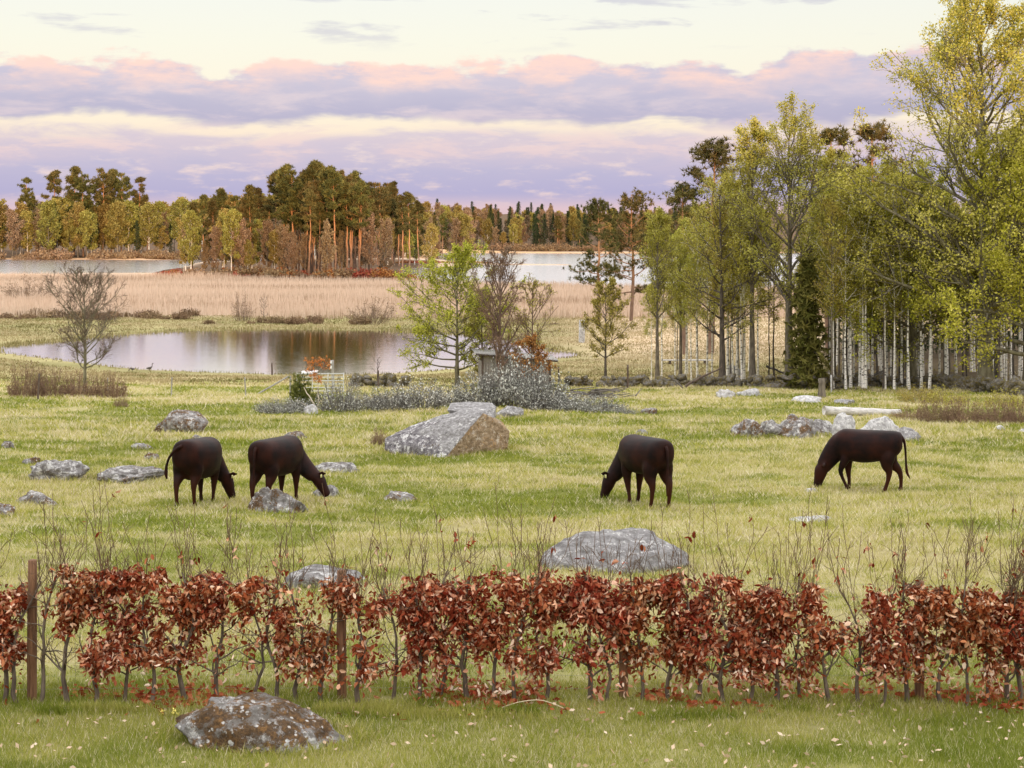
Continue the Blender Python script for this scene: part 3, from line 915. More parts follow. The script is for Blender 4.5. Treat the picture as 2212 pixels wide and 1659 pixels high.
rng = rng_(300)
LBL_W = {'pine': 'tall pine standing above the mixed wood across the western water', 'broadleaf': 'yellow-green leafing tree in the mixed wood across the western water',
         'bare': 'bare brown tree in the mixed wood across the western water', 'spruce': 'dark spruce in the mixed wood across the western water'}
GRP_W = 'trees of the wood across the western water'
for i in range(235):
    d = 519 + 100 * rng.uniform() ** 1.3
    x = rng.uniform(-150, 1010)
    if d < 524 and rng.uniform() < 0.4:
        continue
    u = rng.uniform()
    shrink = 0.86 if x > 820 else 1.0
    if u < 0.60:
        plant('broadleaf_tree', FARD[rng.integers(4)], at_px(x, d), d, LBL_W['broadleaf'], 'tree', GRP_W, rng.uniform(0.75, 1.25) * shrink, rng=rng)
    elif u < 0.84:
        plant('bare_tree', FARB[rng.integers(2)], at_px(x, d), d, LBL_W['bare'], 'tree', GRP_W, rng.uniform(0.8, 1.25) * shrink, rng=rng)
    elif u < 0.97:
        plant('pine_tree', PINES[rng.integers(4)], at_px(x, d), d, LBL_W['pine'], 'tree', GRP_W, rng.uniform(0.65, 0.9) * shrink, rng=rng)
    else:
        plant('spruce_tree', SPRUCES[0], at_px(x, d), d, LBL_W['spruce'], 'tree', GRP_W, rng.uniform(0.6, 0.9), rng=rng)
for x, top in ((115, 372), (160, 364), (180, 375), (222, 362), (240, 370), (262, 372), (300, 384), (60, 385), (480, 405)):
    d = 545 + rng.uniform(-6, 10)
    h = CZ + (HY - top) / F * d - g1(at_px(x, d), d)
    plant('pine_tree', PINES[rng.integers(4)], at_px(x, d), d, LBL_W['pine'], 'tree', GRP_W, h / 22, rng=rng)

LBL_E = {'spruce': 'dark spruce in the far wood on the eastern lake shore', 'broadleaf': 'pale leafing tree along the far eastern lake shore', 'bare': 'bare brown tree in the far wood on the eastern lake shore',
         'pine': 'pine in the far wood on the eastern lake shore'}
GRP_E = 'trees of the far wood on the eastern shore'
for i in range(290):
    d = 652 + 240 * rng.uniform() ** 1.4
    x = rng.uniform(890, 1640)
    u = rng.uniform()
    con = 0.22 if x < 1050 else 0.62
    if d < 672:
        if u < 0.6: plant('broadleaf_tree', FARD[rng.integers(4)], at_px(x, d), d, LBL_E['broadleaf'], 'tree', GRP_E, rng.uniform(0.45, 0.85), rng=rng)
        elif u < 0.85: plant('bare_tree', FARB[rng.integers(2)], at_px(x, d), d, LBL_E['bare'], 'tree', GRP_E, rng.uniform(0.5, 0.9), rng=rng)
        else: plant('pine_tree', PINES[rng.integers(4)], at_px(x, d), d, LBL_E['pine'], 'tree', GRP_E, rng.uniform(0.5, 0.75), rng=rng)
    elif u < con:
        plant('spruce_tree', SPRUCES[rng.integers(2)], at_px(x, d), d, LBL_E['spruce'], 'tree', GRP_E, rng.uniform(0.65, 1.0), rng=rng)
    elif u < con + 0.18:
        plant('broadleaf_tree', FARD[rng.integers(4)], at_px(x, d), d, LBL_E['broadleaf'], 'tree', GRP_E, rng.uniform(0.7, 1.0), rng=rng)
    else:
        plant('bare_tree', FARB[rng.integers(2)], at_px(x, d), d, LBL_E['bare'], 'tree', GRP_E, rng.uniform(0.7, 1.1), rng=rng)

# ---- the pine islet
GRP_I = 'trees of the pine islet'
L_IP = 'tall slender pine in the dense stand on the islet'
tops = [(593, 372), (612, 360), (632, 366), (655, 372), (672, 356), (690, 352), (705, 364), (725, 370), (742, 366), (760, 374), (780, 384), (798, 392), (815, 404), (640, 392), (680, 388), (715, 392), (750, 396), (775, 404),
        (660, 404), (700, 410), (735, 412), (765, 416), (800, 420), (622, 408), (830, 402), (850, 410), (846, 396), (870, 424), (885, 418), (905, 436), (862, 440), (480, 412), (505, 424), (540, 404), (560, 410), (440, 424), (460, 436), (415, 440), (525, 432), (580, 430)]
tops += [(rng.uniform(600, 850), rng.uniform(390, 440)) for _ in range(26)]
for x, top in tops:
    d = rng.uniform(338, 372) if 600 < x < 800 else rng.uniform(342, 400)
    if x > 810: d = rng.uniform(395, 455)
    X = at_px(x, d)
    h = CZ + (HY - top) / F * d - g1(X, d)
    plant('pine_tree', PINES[(1, 3, 3)[rng.integers(3)] if x > 580 else (0, 2)[rng.integers(2)]], X, d, L_IP if 585 < x < 820 else 'pine on the outer part of the islet', 'tree', GRP_I, h / 22 * (0.92 if x < 580 else 1.0), h / 22, rng=rng)
for i in range(78):
    x = rng.uniform(395, 620) if i < 38 else rng.uniform(600, 840) if i < 58 else rng.uniform(830, 950)
    d = rng.uniform(334, 385) if i < 58 else rng.uniform(405, 470)
    h = rng.uniform(7, 14.5)
    pr = (FARD[1], FARB[1], FARB[0], FARD[3])[rng.integers(4)] if not 38 <= i < 58 else FARB[i % 2]
    plant('broadleaf_tree', pr, at_px(x, d), d, 'slender leafing tree among the pines of the islet', 'tree', GRP_I, h / 17 * 0.8, h / 17, rng=rng)

# ---- low red-brown shore scrub
def scrub(seed, n_, h, w_, m=M_TWIG, per=2, sz=0.3, m_leaf=M_TWIGLEAF, tw=0.03, jit=0.15):
    rng = rng_(seed)
    a = rng.uniform(0, 6.28, n_); rad = np.sqrt(rng.uniform(0, 1, n_))
    p0 = np.stack([np.cos(a) * rad * w_ * 0.35, np.sin(a) * rad * w_ * 0.35, np.zeros(n_) - 0.1], 1)
    K = 5
    d = norm(np.stack([np.cos(a) * rad * w_ * 0.6, np.sin(a) * rad * w_ * 0.6, np.full(n_, h)], 1) + rng.normal(size=(n_, 3)) * h * 0.16)
    L = h * (1.12 - 0.45 * rad ** 2) * rng.uniform(0.7, 1.15, n_)
    P = np.empty((n_, K, 3)); P[:, 0] = p0
    for k in range(1, K):
        d = norm(d + rng.normal(size=d.shape) * 0.13); P[:, k] = P[:, k - 1] + d * (L / (K - 1))[:, None]
    rr = np.full((n_, 1), tw) * np.linspace(1, 0.3, K)
    C, RC, lc = grow(P, rr, 5, 0.25, 1, L * 0.4, 0.6, 3, 0.1, 0.2, rng, rf=0.7)
    stems = tubes(P, rr, 3); tw_ = tubes(C, np.maximum(RC, tw * 0.35), 3)
    lv = leaves(C, per, sz, jit, rng) if per else None
    return (stems[0], stems[1], np.full(len(stems[0]), 0.3)), tw_, lv


def shrub_proto(kind, gen, m_wood, m_leaf, m_twig=None):
    r_ = proto(kind, gen, m_wood, m_leaf, m_twig, crown='foliage')
    return [('stems', r_[0][1]), r_[-1]]


SCRUB = [shrub_proto('shore_shrub', scrub(400 + i, 40, 2.2, 5.0, per=4, sz=0.45, tw=0.04, jit=0.3), M_TWIG, M_TWIGLEAF) for i in range(2)]
SCRUBRED = shrub_proto('red_shrub', scrub(404, 40, 1.6, 6.0, per=5, sz=0.45, tw=0.04, jit=0.3), M_TWIG, M_RUST)
rng = rng_(305)
for i in range(34):
    x = rng.uniform(-60, 430); d = 514 + rng.uniform(0, 6) + (0 if x > 60 else -3)
    plant('shore_shrub', SCRUB[i % 2], at_px(x, d), d, 'low red-brown shrub along the foot of the western wood', 'shrub', 'shrubs along the western shore', rng.uniform(0.8, 1.7), rng=rng)
for i in range(36):
    x = rng.uniform(930, 1300); d = 646 + rng.uniform(0, 6)
    plant('shore_shrub', SCRUB[i % 2], at_px(x, d), d, 'low red-brown shrub along the far eastern shore', 'shrub', 'shrubs along the eastern shore', rng.uniform(0.8, 1.6), rng=rng)
for i in range(44):
    x = rng.uniform(345, 905)
    d = 333.5 + 14 * max(0, (x - 820) / 85) * 0 + rng.uniform(-1, 6)
    if x > 855: d = rng.uniform(303, 312) if x > 880 else rng.uniform(312, 325)
    red = rng.uniform() < 0.35 or x > 850 or x < 380
    plant('islet_shrub', SCRUBRED if red else SCRUB[i % 2], at_px(x, d), d, 'low rusty red shrub at the foot of the islet pines' if red else 'bare brown shrub at the foot of the islet pines', 'shrub', 'shrubs round the islet', rng.uniform(0.6, 1.15), rng=rng)
for i in range(22):
    t_ = i / 21
    x = 865 + 195 * t_; d = F * CZ / ((571 - 2 * t_) - HY)
    plant('spit_shrub', SCRUBRED, at_px(x, d), d, 'low rusty shrub on the thin spit in the eastern lake', 'shrub', 'shrubs on the spit', rng.uniform(0.35, 0.6) * (1 - 0.5 * t_), rng=rng)
for i in range(46):
    x = rng.uniform(0, 430) if i < 34 else rng.uniform(430, 880)
    X, d, z = gp(x, rng.uniform(680, 692) if i < 34 else rng.uniform(696, 701))
    plant('heath_shrub', SCRUB[i % 2], X, d, 'knee-high dark heath shrub between the pond and the reeds', 'shrub', 'heath shrubs behind the pond', rng.uniform(0.2, 0.5), rng=rng)

# bare bushes standing in the reeds
BUSH = [shrub_proto('bare_bush', scrub(410 + i, 60, 2.6, 4.2, per=3, sz=0.13, tw=0.022, jit=0.1), M_TWIGDARK, M_TWIGLEAF) for i in range(2)]
for x0, x1, top, base, lab in ((12, 108, 602, 646, 'rounded bare bush at the far west end of the reeds'), (757, 850, 645, 699, 'wide bare purple-brown bush at the reed edge'),
                               (505, 545, 632, 693, 'thin upright bare bush in the reeds behind the pond')):
    X, d, z = gp((x0 + x1) / 2, base)
    plant('bare_bush', BUSH[x0 % 2], X, d, lab, 'bush', None, (x1 - x0) / F * d / 4.4, (base - top) / F * d / 2.5, rng=rng)

# ---- single trees in the middle distance
BARE_LEFT = proto('bare_tree', deciduous(500, 8.6, 0.15, 0.2, 4.0, 34, 0.42, 9, 10, 0, 0, up=0.45, tw=2.5, L2=0.5, L3=0.6, wob=0.03), M_OAK, None, M_TWIGDARK)
X, d, z = gp(183, 848)
plant('bare_tree', BARE_LEFT, X, d, 'leafless tree with forked mossy trunk in front of the pond', 'tree', None, (848 - 600) / F * d / 8.6, rot=1.0)
SMALLB = proto('sapling', deciduous(501, 4.2, 0.07, 0.2, 1.1, 12, 0.3, 4, 3, 0, 0, tw=2.2), M_DARK, None, M_TWIGDARK)
X, d, z = gp(570, 695)
plant('dead_sapling', SMALLB, X, d, 'small dead tree with level branches in the reeds', 'tree', None, (695 - 635) / F * d / 4.2, rot=0.4)
X, d, z = gp(815, 832)
plant('bare_sapling', SMALLB, X, d, 'little leafless sapling growing beside the stone heap', 'tree', None, (832 - 765) / F * d / 4.2, rot=2.4)

GREENT = proto('green_tree', deciduous(510, 7.4, 0.15, 0.15, 4.0, 38, 0.10, 9, 7, 9, 0.105, up=0.18, jit=0.08, tw=2.0, prof=0.8), M_OAK, M_LEAF_GREEN, M_DARK)
X, d, z = gp(988, 838)
plant('young_tree', GREENT, X, d, 'bright green leafing tree beside the shed', 'tree', None, (838 - 572) / F * d / 7.4, rot=0.7)
BUDT = proto('budding_tree', deciduous(511, 7.2, 0.12, 0.1, 2.6, 28, 0.75, 8, 9, 2, 0.07, up=0.3, jit=0.05, tw=1.9, prof=0.8, limb_r=0.7), M_TWIGDARK, M_TWIGLEAF, M_TWIG)
X, d, z = gp(1080, 842)
plant('bare_tree', BUDT, X, d, 'many-stemmed bare brown tree growing against the shed', 'tree', None, (842 - 552) / F * d / 7.0, rot=0.2)
X, d, z = gp(1040, 838)
plant('budding_tree', proto('budding_tree2', deciduous(512, 5.8, 0.1, 0.1, 2.0, 24, 0.6, 7, 8, 6, 0.08, up=0.3, jit=0.06, tw=1.9, prof=0.8), M_TWIGDARK, M_LEAF_OLIVE, M_TWIGDARK), X, d + 2, 'olive-brown budding tree between green tree and shed', 'tree', None, (838 - 640) / F * d / 5.6, rot=0.2)
X, d, z = gp(1150, 835)
plant('budding_tree', proto('budding_tree3', deciduous(513, 5.8, 0.1, 0.12, 2.2, 24, 0.6, 7, 8, 2, 0.07, up=0.35, jit=0.06, tw=1.9, prof=0.8), M_TWIGDARK, M_LEAF_OLIVE, M_TWIG), X, d + 3, 'spreading bare tree with few leaves behind the shed roof', 'tree', None, (835 - 615) / F * d / 5.6, rot=1.2)
X, d, z = gp(1308, 832)
plant('budding_tree', proto('budding_tree4', deciduous(514, 6.0, 0.10, 0.25, 2.0, 24, 0.45, 7, 7, 7, 0.09, up=0.25, jit=0.07, tw=1.8, prof=0.8), M_DARK, M_LEAF_OLIVE, M_DARK), X, d, 'slim budding tree standing alone behind the broken stone wall', 'tree', None, (832 - 618) / F * d / 6.0, rot=1.2)

# lone pine on the shore with its dark neighbour
LP = pine_proto('shore_pine', pine(240, 15.5, 0.23, 0.25, 3.1, 36, 6, 14, 0.42, 0.085, droop=0.1))
X, d, z = gp(1293, 703)
plant('pine_tree', LP, X, d, 'lone pine with bare pink stem on the lake shore', 'tree', None, (703 - 428) / F * d / 15.8, rot=0.3)
LP2 = pine_proto('dark_pine', pine(241, 16, 0.25, 0.2, 4.2, 42, 6, 14, 0.45, 0.10))
X, d, z = gp(1372, 702)
plant('pine_tree', LP2, X, d + 6, 'broad dark pine just east of the lone shore pine', 'tree', None, (702 - 418) / F * d / 16, rot=0.9)

# ---- the grove on the right: birches with pale stems, oaks in front, pines behind
BIRCH = [proto('birch', deciduous(520 + i, 14, 0.10, 0.40, 2.4, 22, 0.7, 6, 6, 8, 0.115, up=0.2, jit=0.13, tw=2.2, prof=0.85, tsides=6, n2up=-0.05), M_BIRCH, M_LEAF_LIME if i % 2 else M_LEAF_OLIVE, M_TWIGDARK) for i in range(4)]
SLIM = [proto('slim_tree', deciduous(530 + i, 12, 0.07, 0.38, 1.8, 18, 0.7, 6, 5, 6, 0.11, up=0.25, jit=0.13, tw=2.2, prof=0.85, tsides=6), M_DARK if i else M_BARK, M_LEAF_OLIVE, M_TWIGDARK) for i in range(2)]
rng = rng_(310)
GRP_G = 'birches and slim stems of the grove'
for i in range(34):
    x = rng.uniform(1375, 1800); d = rng.uniform(95, 122)
    X = at_px(x, d)
    h = {0: 9, 1: 11.5, 2: 13}[min(2, int((x - 1375) / 90))] * rng.uniform(0.75, 1.1)
    if rng.uniform() < 0.55:
        plant('birch_tree', BIRCH[rng.integers(4)], X, d, 'slim birch with pale stem in the open part of the grove', 'tree', GRP_G, h / 14, rng=rng)
    else:
        plant('slim_tree', SLIM[rng.integers(2)], X, d, 'thin dark-stemmed young tree in the open part of the grove', 'tree', GRP_G, h / 12, rng=rng)
for i in range(120):
    x = rng.uniform(1775, 2330); d = 90.5 + 36 * rng.uniform() ** 1.5
    X = at_px(x, d)
    h = rng.uniform(10.5, 14.5)
    if rng.uniform() < 0.75:
        plant('birch_tree', BIRCH[rng.integers(4)], X, d, 'birch with white stem in the dense part of the grove', 'tree', GRP_G, h / 14, rng=rng)
    else:
        plant('slim_tree', SLIM[rng.integers(2)], X, d, 'thin dark-stemmed young tree in the dense part of the grove', 'tree', GRP_G, h / 12, rng=rng)
GP = [pine_proto('grove_pine', pine(250 + i, 19, 0.26, 0.35, 3.3, 44, 5, 12, 0.45, 0.09)) for i in range(2)]
for x, top, k, lab in ((1535, 300, 0, 'dark bushy pine rising left of the tallest birches of the grove'), (1790, 282, 1, 'pine crown rising behind the middle of the grove'), (1885, 272, 1, 'pine crown half hidden by the tallest yellow-green tree'), (1480, 395, 0, 'lower pine behind the open edge of the grove')):
    d = 138.0; X = at_px(x, d)
    h = CZ + (HY - top) / F * d - g1(X, d)
    plant('pine_tree', GP[k], X, d, lab, 'tree', None, h / 19.5 * 1.15, h / 19.5, rng=rng)

OAK1 = proto('field_oak', deciduous(540, 15.5, 0.26, 0.20, 4.6, 34, 0.25, 8, 7, 6, 0.105, up=0.2, jit=0.12, tw=1.8, prof=0.7, limb_r=0.42), M_DARK, M_LEAF_OLIVE, M_DARK)
X, d, z = gp(1560, 828)
plant('oak_tree', OAK1, X, d, 'dark straight-trunked oak with low spreading limbs at the grove edge', 'tree', None, (CZ + (HY - 395) / F * d - z) / 15.2, rot=2.2)
TALL1 = proto('tall_grey_tree', deciduous(541, 17, 0.30, 0.30, 5.6, 38, 0.75, 8, 7, 9, 0.115, up=0.25, jit=0.13, tw=1.8, prof=0.75, limb_r=0.5), M_BARK, M_LEAF_LIME, M_DARK)
X, d, z = gp(1705, 834)
plant('tall_tree', TALL1, X, d, 'tall grey-trunked tree with spreading yellow-green crown in the grove middle', 'tree', None, (CZ + (HY - 262) / F * d - z) / 17, rot=0.5)
TALL2 = proto('tall_lime_tree', deciduous(542, 16, 0.22, 0.35, 3.4, 32, 0.85, 8, 7, 9, 0.115, up=0.25, jit=0.13, tw=1.8, prof=0.75), M_BARK, M_LEAF_LIME, M_DARK)
for x, top, dd, lab in ((1625, 268, 97, 'tall upright yellow-green tree with twin tops beside the grey trunk'), (1800, 330, 100, 'yellow-green tree filling the gap before the big right tree'), (1420, 455, 98, 'pale green rounded birch at the open left end of the grove'), (1470, 500, 104, 'light green bushy birch behind the dark oak')):
    X = at_px(x, dd)
    h = CZ + (HY - top) / F * dd - g1(X, dd)
    plant('leafing_tree', TALL2, X, dd, lab, 'tree', None, min(h / 16, 1.05), h / 16, rng=rng)
BIG1 = proto('big_tree', deciduous(550, 21, 0.42, 0.16, 8.2, 58, 0.40, 9, 8, 11, 0.140, up=0.25, jit=0.16, tw=1.8, prof=0.62, limb_r=0.45, top=0.98), M_OAK, M_LEAF_LIME, M_DARK)
X, d, z = gp(2130, 845)
plant('big_tree', BIG1, X, d, 'tallest yellow-green tree with thick trunk towering over the grove', 'tree', None, (CZ + (HY - 15) / F * d - z) / 21, rot=0.0)
BIG2 = proto('big_green_tree', deciduous(551, 12, 0.3, 0.15, 5.4, 40, 0.2, 9, 8, 12, 0.135, up=0.15, jit=0.15, tw=1.8, prof=0.6, limb_r=0.45), M_OAK, M_LEAF_GREEN, M_DARK)
X, d, z = gp(2010, 842)
plant('spreading_tree', BIG2, X, d + 4, 'low wide bright green tree in front of the dense birches', 'tree', None, 1.05, rot=1.3)
X, d, z = gp(2235, 850)
plant('spreading_tree', BIG2, X, d + 1, 'spreading tree at the right edge of the picture beside the tallest tree', 'tree', None, 1.2, rot=3.3)
# dark half-dead spruce in the grove
rng = rng_(560)
DS = pine_proto('ivy_spruce', spruce(561, 8.6, 1.7, 90, 7), M_DARK, M_JUNIPER)
X = at_px(1745, 93)
plant('dark_spruce', DS, X, 93, 'dark drooping conifer between the grey trunks of the grove', 'tree', None, 0.95, rot=0.2)
# dark conifers deep behind the dense stems
for x, dd in ((1850, 134), (1890, 137), (1930, 134), (1970, 138), (2010, 133), (2050, 138), (2090, 135), (2130, 138), (2170, 134), (2210, 137), (2250, 135), (2290, 138), (1810, 138), (2330, 136), (2130, 146), (1970, 146), (2060, 146), (2200, 147), (1880, 147), (2370, 140)):
    plant('spruce_tree', SPRUCES[x % 2], at_px(x, dd), dd, 'dark spruce deep behind the dense birch stems', 'tree', 'dark spruces behind the grove', 0.62, rng=rng)

# ================================================================== rocks
def rock_mesh(name, seed, m, cuts=7, sub=4, rough=0.10, dome=False, soft=0.85):
    """unit boulder, about 1 wide, 1 deep, 1 high (-0.5 .. 0.5), irregular with some flat faces"""
    rng = rng_(seed)
    bm = bmesh.new()
    bmesh.ops.create_icosphere(bm, subdivisions=sub, radius=0.5)
    V = np.array([v.co[:] for v in bm.verts])
    V = V * (1 + 0.0)
    for c in range(cuts):
        n_ = norm(rng.normal(size=3)); h = rng.uniform(0.25, 0.40)
        e = np.maximum(V @ n_ - h, 0)
        V = V - np.outer(e * soft, n_)
    off = rng.uniform(0, 50, 3)
    for i, v in enumerate(bm.verts):
        p = Vector(V[i])
        q = p + Vector(off)
        k = 1 + rough * mnoise.noise(q * 2.6) * 1.6 + rough * 0.8 * mnoise.noise(q * 6.0) + rough * 0.5 * mnoise.noise(q * 13.0) + rough * 0.3 * mnoise.noise(q * 27.0)
        v.co = p * k
    me = bpy.data.meshes.new(name)
    bm.to_mesh(me); bm.free()
    V = np.array([v.co[:] for v in me.vertices])
    V = V / (V.max(0) - V.min(0))
    V -= (V.max(0) + V.min(0)) / 2
    if dome:      # no undercut: the buried half goes straight down
        zz = np.clip(V[:, 2] / 0.5, -1, 0)
        k = 1.0 / np.maximum(np.sqrt(1 - zz ** 2), 0.30) ** 0.9
        V[:, :2] *= k[:, None]
        V[:, :2] = np.clip(V[:, :2], -0.56, 0.56)
    me.vertices.foreach_set('co', V.astype(np.float32).ravel())
    me.materials.append(m)
    me.polygons.foreach_set('use_smooth', np.ones(len(me.polygons), bool))
    me.update()
    return me


def bake(me, sx, sy, sz):
    """a copy of a unit mesh at real size, so that its material keeps a real scale"""
    m2 = me.copy()
    V = np.empty(len(m2.vertices) * 3, np.float32); m2.vertices.foreach_get('co', V)
    V = V.reshape(-1, 3) * np.array([sx, sy, sz], np.float32)
    m2.vertices.foreach_set('co', V.ravel()); m2.update()
    return m2


ROCKS = []


def rock(x0, x1, top, base, label, m, seed, depth=0.75, sink=0.42, cuts=6, rough=0.10, rotz=0.0, name='boulder', group=None, skew=0.0):
    Xc, d, z = gp((x0 + x1) / 2, base)
    wd = (x1 - x0) / F * d
    dp = wd * depth
    dc = d + dp * 0.38
    Xc = ((x0 + x1) / 2 - CX) / F * dc
    gz = g1(Xc, dc)
    zt = CZ - (top - HY) / F * dc
    hh = max(zt - gz, 0.06)
    full = hh / (1 - max(sink, 0.52))
    me = bake(rock_mesh(name, seed, m, cuts, 5 if wd > 1.15 and d < 45 else 4 if wd > 0.45 else 3, rough * 1.35, dome=True), wd, dp, full)
    if skew:
        for v in me.vertices: v.co.z = (v.co.z + full / 2) * (1 - skew * (v.co.x / wd)) - full / 2
    ROCKS.append((Xc, dc, wd, dp))
    o = ob(name, me, None, (Xc, dc, zt - full / 2), (0, 0, rotz))
    return tag(o, label, 'boulder' if wd > 0.6 else 'stone', group)


rock(372, 758, 1507, 1626, 'lichen-covered boulder on the lawn in front of the hedge', M_ROCKLAWN, 1, 0.62, 0.30, 5, 0.09, skew=0.3)
rock(1158, 1492, 1150, 1236, 'long flat grey boulder behind the hedge below the two right-hand cows', M_ROCKGREY, 2, 0.7, 0.32, 6, 0.08)
rock(610, 792, 1224, 1268, 'low grey boulder half hidden behind the hedge', M_ROCK, 3, 0.7, 0.35)
rock(332, 453, 884, 933, 'rounded grey and brown boulder alone in the meadow above the left cow', M_ROCKMOSS, 5, 0.7, 0.25, 5)
rock(400, 441, 938, 953, 'small dark stone just below the rounded meadow boulder', M_ROCKMOSS, 6)
rock(612, 667, 931, 951, 'small brown mossy stone above the second cow', M_ROCKMOSS, 7)
rock(283, 332, 957, 971, 'thin brown stone in the grass left of the first cow', M_ROCKMOSS, 8, sink=0.5)
rock(308, 346, 977, 996, 'little brown stone beside the left cow tail', M_ROCKMOSS, 9)
rock(47, 202, 989, 1036, 'broad ragged grey boulder at the left of the meadow', M_ROCK, 10, 0.7, 0.3, 8, 0.16)
rock(48, 90, 986, 1003, 'brown stone peeping out behind the ragged left boulder', M_ROCKMOSS, 11)
rock(205, 362, 1006, 1044, 'low half-buried boulder in a grassy hump', M_ROCK, 12, 0.8, 0.45, 7, 0.14)
rock(35, 129, 1058, 1092, 'small domed boulder with brown moss at the left', M_ROCKMOSS, 13, 0.75, 0.3, 4)
rock(-30, 30, 1086, 1118, 'mossy stone cut by the left edge of the picture', M_ROCKMOSS, 14)
rock(528, 682, 1055, 1110, 'pointed boulder with brown moss in front of the second cow', M_ROCKMOSS, 15, 0.6, 0.28, 7, 0.13, skew=0.4)
rock(655, 786, 996, 1023, 'flat grey stone behind the second cow head', M_ROCK, 16, 0.8, 0.35, 6, 0.12)
rock(675, 742, 1047, 1073, 'small white-flecked stone below the second cow muzzle', M_ROCK, 17)
rock(818, 902, 1060, 1084, 'turf-covered stone in the middle of the meadow', M_ROCKMOSS, 18, sink=0.5, rough=0.14)
rock(560, 612, 957, 972, 'brown stone showing above the second cow back', M_ROCKMOSS, 19)
rock(1700, 1802, 1116, 1129, 'flat pale slab sunk in the grass below the right cow', M_ROCKPALE, 20, 1.0, 0.6)
rock(1738, 1766, 1054, 1063, 'tiny pale stone near the right cow front hoof', M_ROCKPALE, 21)
rock(1372, 1404, 927, 939, 'small grey stone in the meadow right of the great boulder', M_ROCKGREY, 22)
rock(655, 688, 873, 894, 'small white boulder under the dead roots', M_ROCKPALE, 23)
rock(1065, 1132, 877, 903, 'angular grey boulder just behind the great boulder', M_ROCKGREY, 24, 0.6, 0.2, 9, 0.13)
rock(0, 32, 952, 968, 'grey stone at the left edge level with the cow backs', M_ROCK, 25)
rock(1380, 1420, 880, 895, 'grassy brown stone in front of the brushwood pile', M_ROCKMOSS, 26)
# heap of stones behind the right cow
rock(1578, 1660, 903, 944, 'low brown stone at the left end of the stone heap', M_ROCKMOSS, 30, 0.8, 0.3, 8, 0.15)
rock(1632, 1712, 906, 944, 'flat grey stone low in the stone heap', M_ROCK, 31, 0.8, 0.3, 8, 0.15)
rock(1675, 1765, 896, 947, 'humped brown and white stone in the middle of the stone heap', M_ROCKMOSS, 32, 0.8, 0.25, 8, 0.15)
rock(1728, 1812, 906, 940, 'long grey stone joining the heap to the white pointed one', M_ROCK, 33, 0.7, 0.3, 7)
rock(1795, 1850, 891, 946, 'upright pointed white stone behind the right cow', M_ROCKPALE, 34, 0.7, 0.15, 7, 0.06)
rock(1848, 1942, 897, 946, 'large pale blocky stone behind the right cow back', M_ROCKPALE, 35, 0.7, 0.18, 9, 0.10)
rock(1918, 1990, 922, 953, 'grey wedge stone at the right end of the stone heap', M_ROCKGREY, 36)
rock(1545, 1590, 840, 858, 'pale broken stones in front of the grove wall', M_ROCKPALE, 37, rough=0.2)
rock(1590, 1650, 838, 856, 'ragged pale stone in front of the dark oak', M_ROCKPALE, 38, rough=0.2)
rock(1700, 1775, 854, 868, 'low pale slab near the cut stump', M_ROCKPALE, 39, 1.0, 0.5)
rock(1800, 1850, 862, 874, 'low grey slab in front of the mossy wall', M_ROCKGREY, 41, 1.0, 0.5)
rock(1567, 1602, 786, 815, 'round grey boulder behind the dark oak trunk', M_ROCKGREY, 42)
rock(2150, 2172, 918, 930, 'small white stone at the far right of the meadow', M_ROCKPALE, 43)
rock(2195, 2218, 926, 936, 'white stone at the right edge of the meadow', M_ROCKPALE, 44)

# ---- the great split boulder in the middle of the meadow
def hull_rock(name, pts, mats, seed, cuts=4, amp=0.05, face_mat=None):
    bm = bmesh.new()
    for p in pts: bm.verts.new(p)
    r_ = bmesh.ops.convex_hull(bm, input=bm.verts[:])
    for v in [v for v in bm.verts if not v.link_faces]: bm.verts.remove(v)
    bmesh.ops.bevel(bm, geom=bm.edges[:], offset=0.022, segments=1, affect='EDGES')
    bmesh.ops.triangulate(bm, faces=bm.faces[:])
    for _ in range(cuts):
        long_ = [e for e in bm.edges if e.calc_length() > 0.11]
        if not long_: break
        bmesh.ops.subdivide_edges(bm, edges=long_, cuts=1)
        bmesh.ops.triangulate(bm, faces=bm.faces[:])
    bm.normal_update()
    if face_mat:
        for f in bm.faces: f.material_index = face_mat(f)
    o_ = Vector((seed * 3.1, 1.7, 0.3))
    nn = {v: v.normal.copy() for v in bm.verts}
    for v in bm.verts:
        q = v.co + o_
        v.co += nn[v] * amp * (mnoise.noise(q * 1.6) + 0.6 * mnoise.noise(q * 4.2) + 0.4 * mnoise.noise(q * 10))
    me = bpy.data.meshes.new(name)
    bm.to_mesh(me); bm.free()
    for m in mats: me.materials.append(m)
    return me


X, d, z = gp(960, 986)
S = d / F
def bp(x, y, dy):
    return ((x - 960) * S * (1 + dy / d), dy, (986 - y) * S - (y - HY) / F * dy)
pts = [bp(826, 946, 1.2), bp(828, 970, 0.95), bp(868, 987, 0.55), bp(920, 994, 0.10), bp(962, 988, -0.28), bp(985, 958, -0.10), bp(1015, 920, 0.25), bp(1040, 891, 0.65), bp(1012, 880, 1.5), bp(962, 892, 1.6), bp(900, 911, 1.7), bp(848, 933, 1.6),
       bp(1040, 997, 0.45), bp(1074, 991, 0.75), bp(1093, 960, 1.05), bp(1094, 930, 1.15), bp(1076, 905, 1.2), bp(1010, 893, 2.6), bp(1080, 930, 2.6), bp(900, 935, 2.6), bp(835, 965, 2.1),
       bp(960, 1020, 0.3), bp(1060, 1020, 1.0), bp(880, 1015, 0.9), bp(1080, 1010, 2.0), bp(860, 1010, 2.0), bp(885, 962, 0.42)]
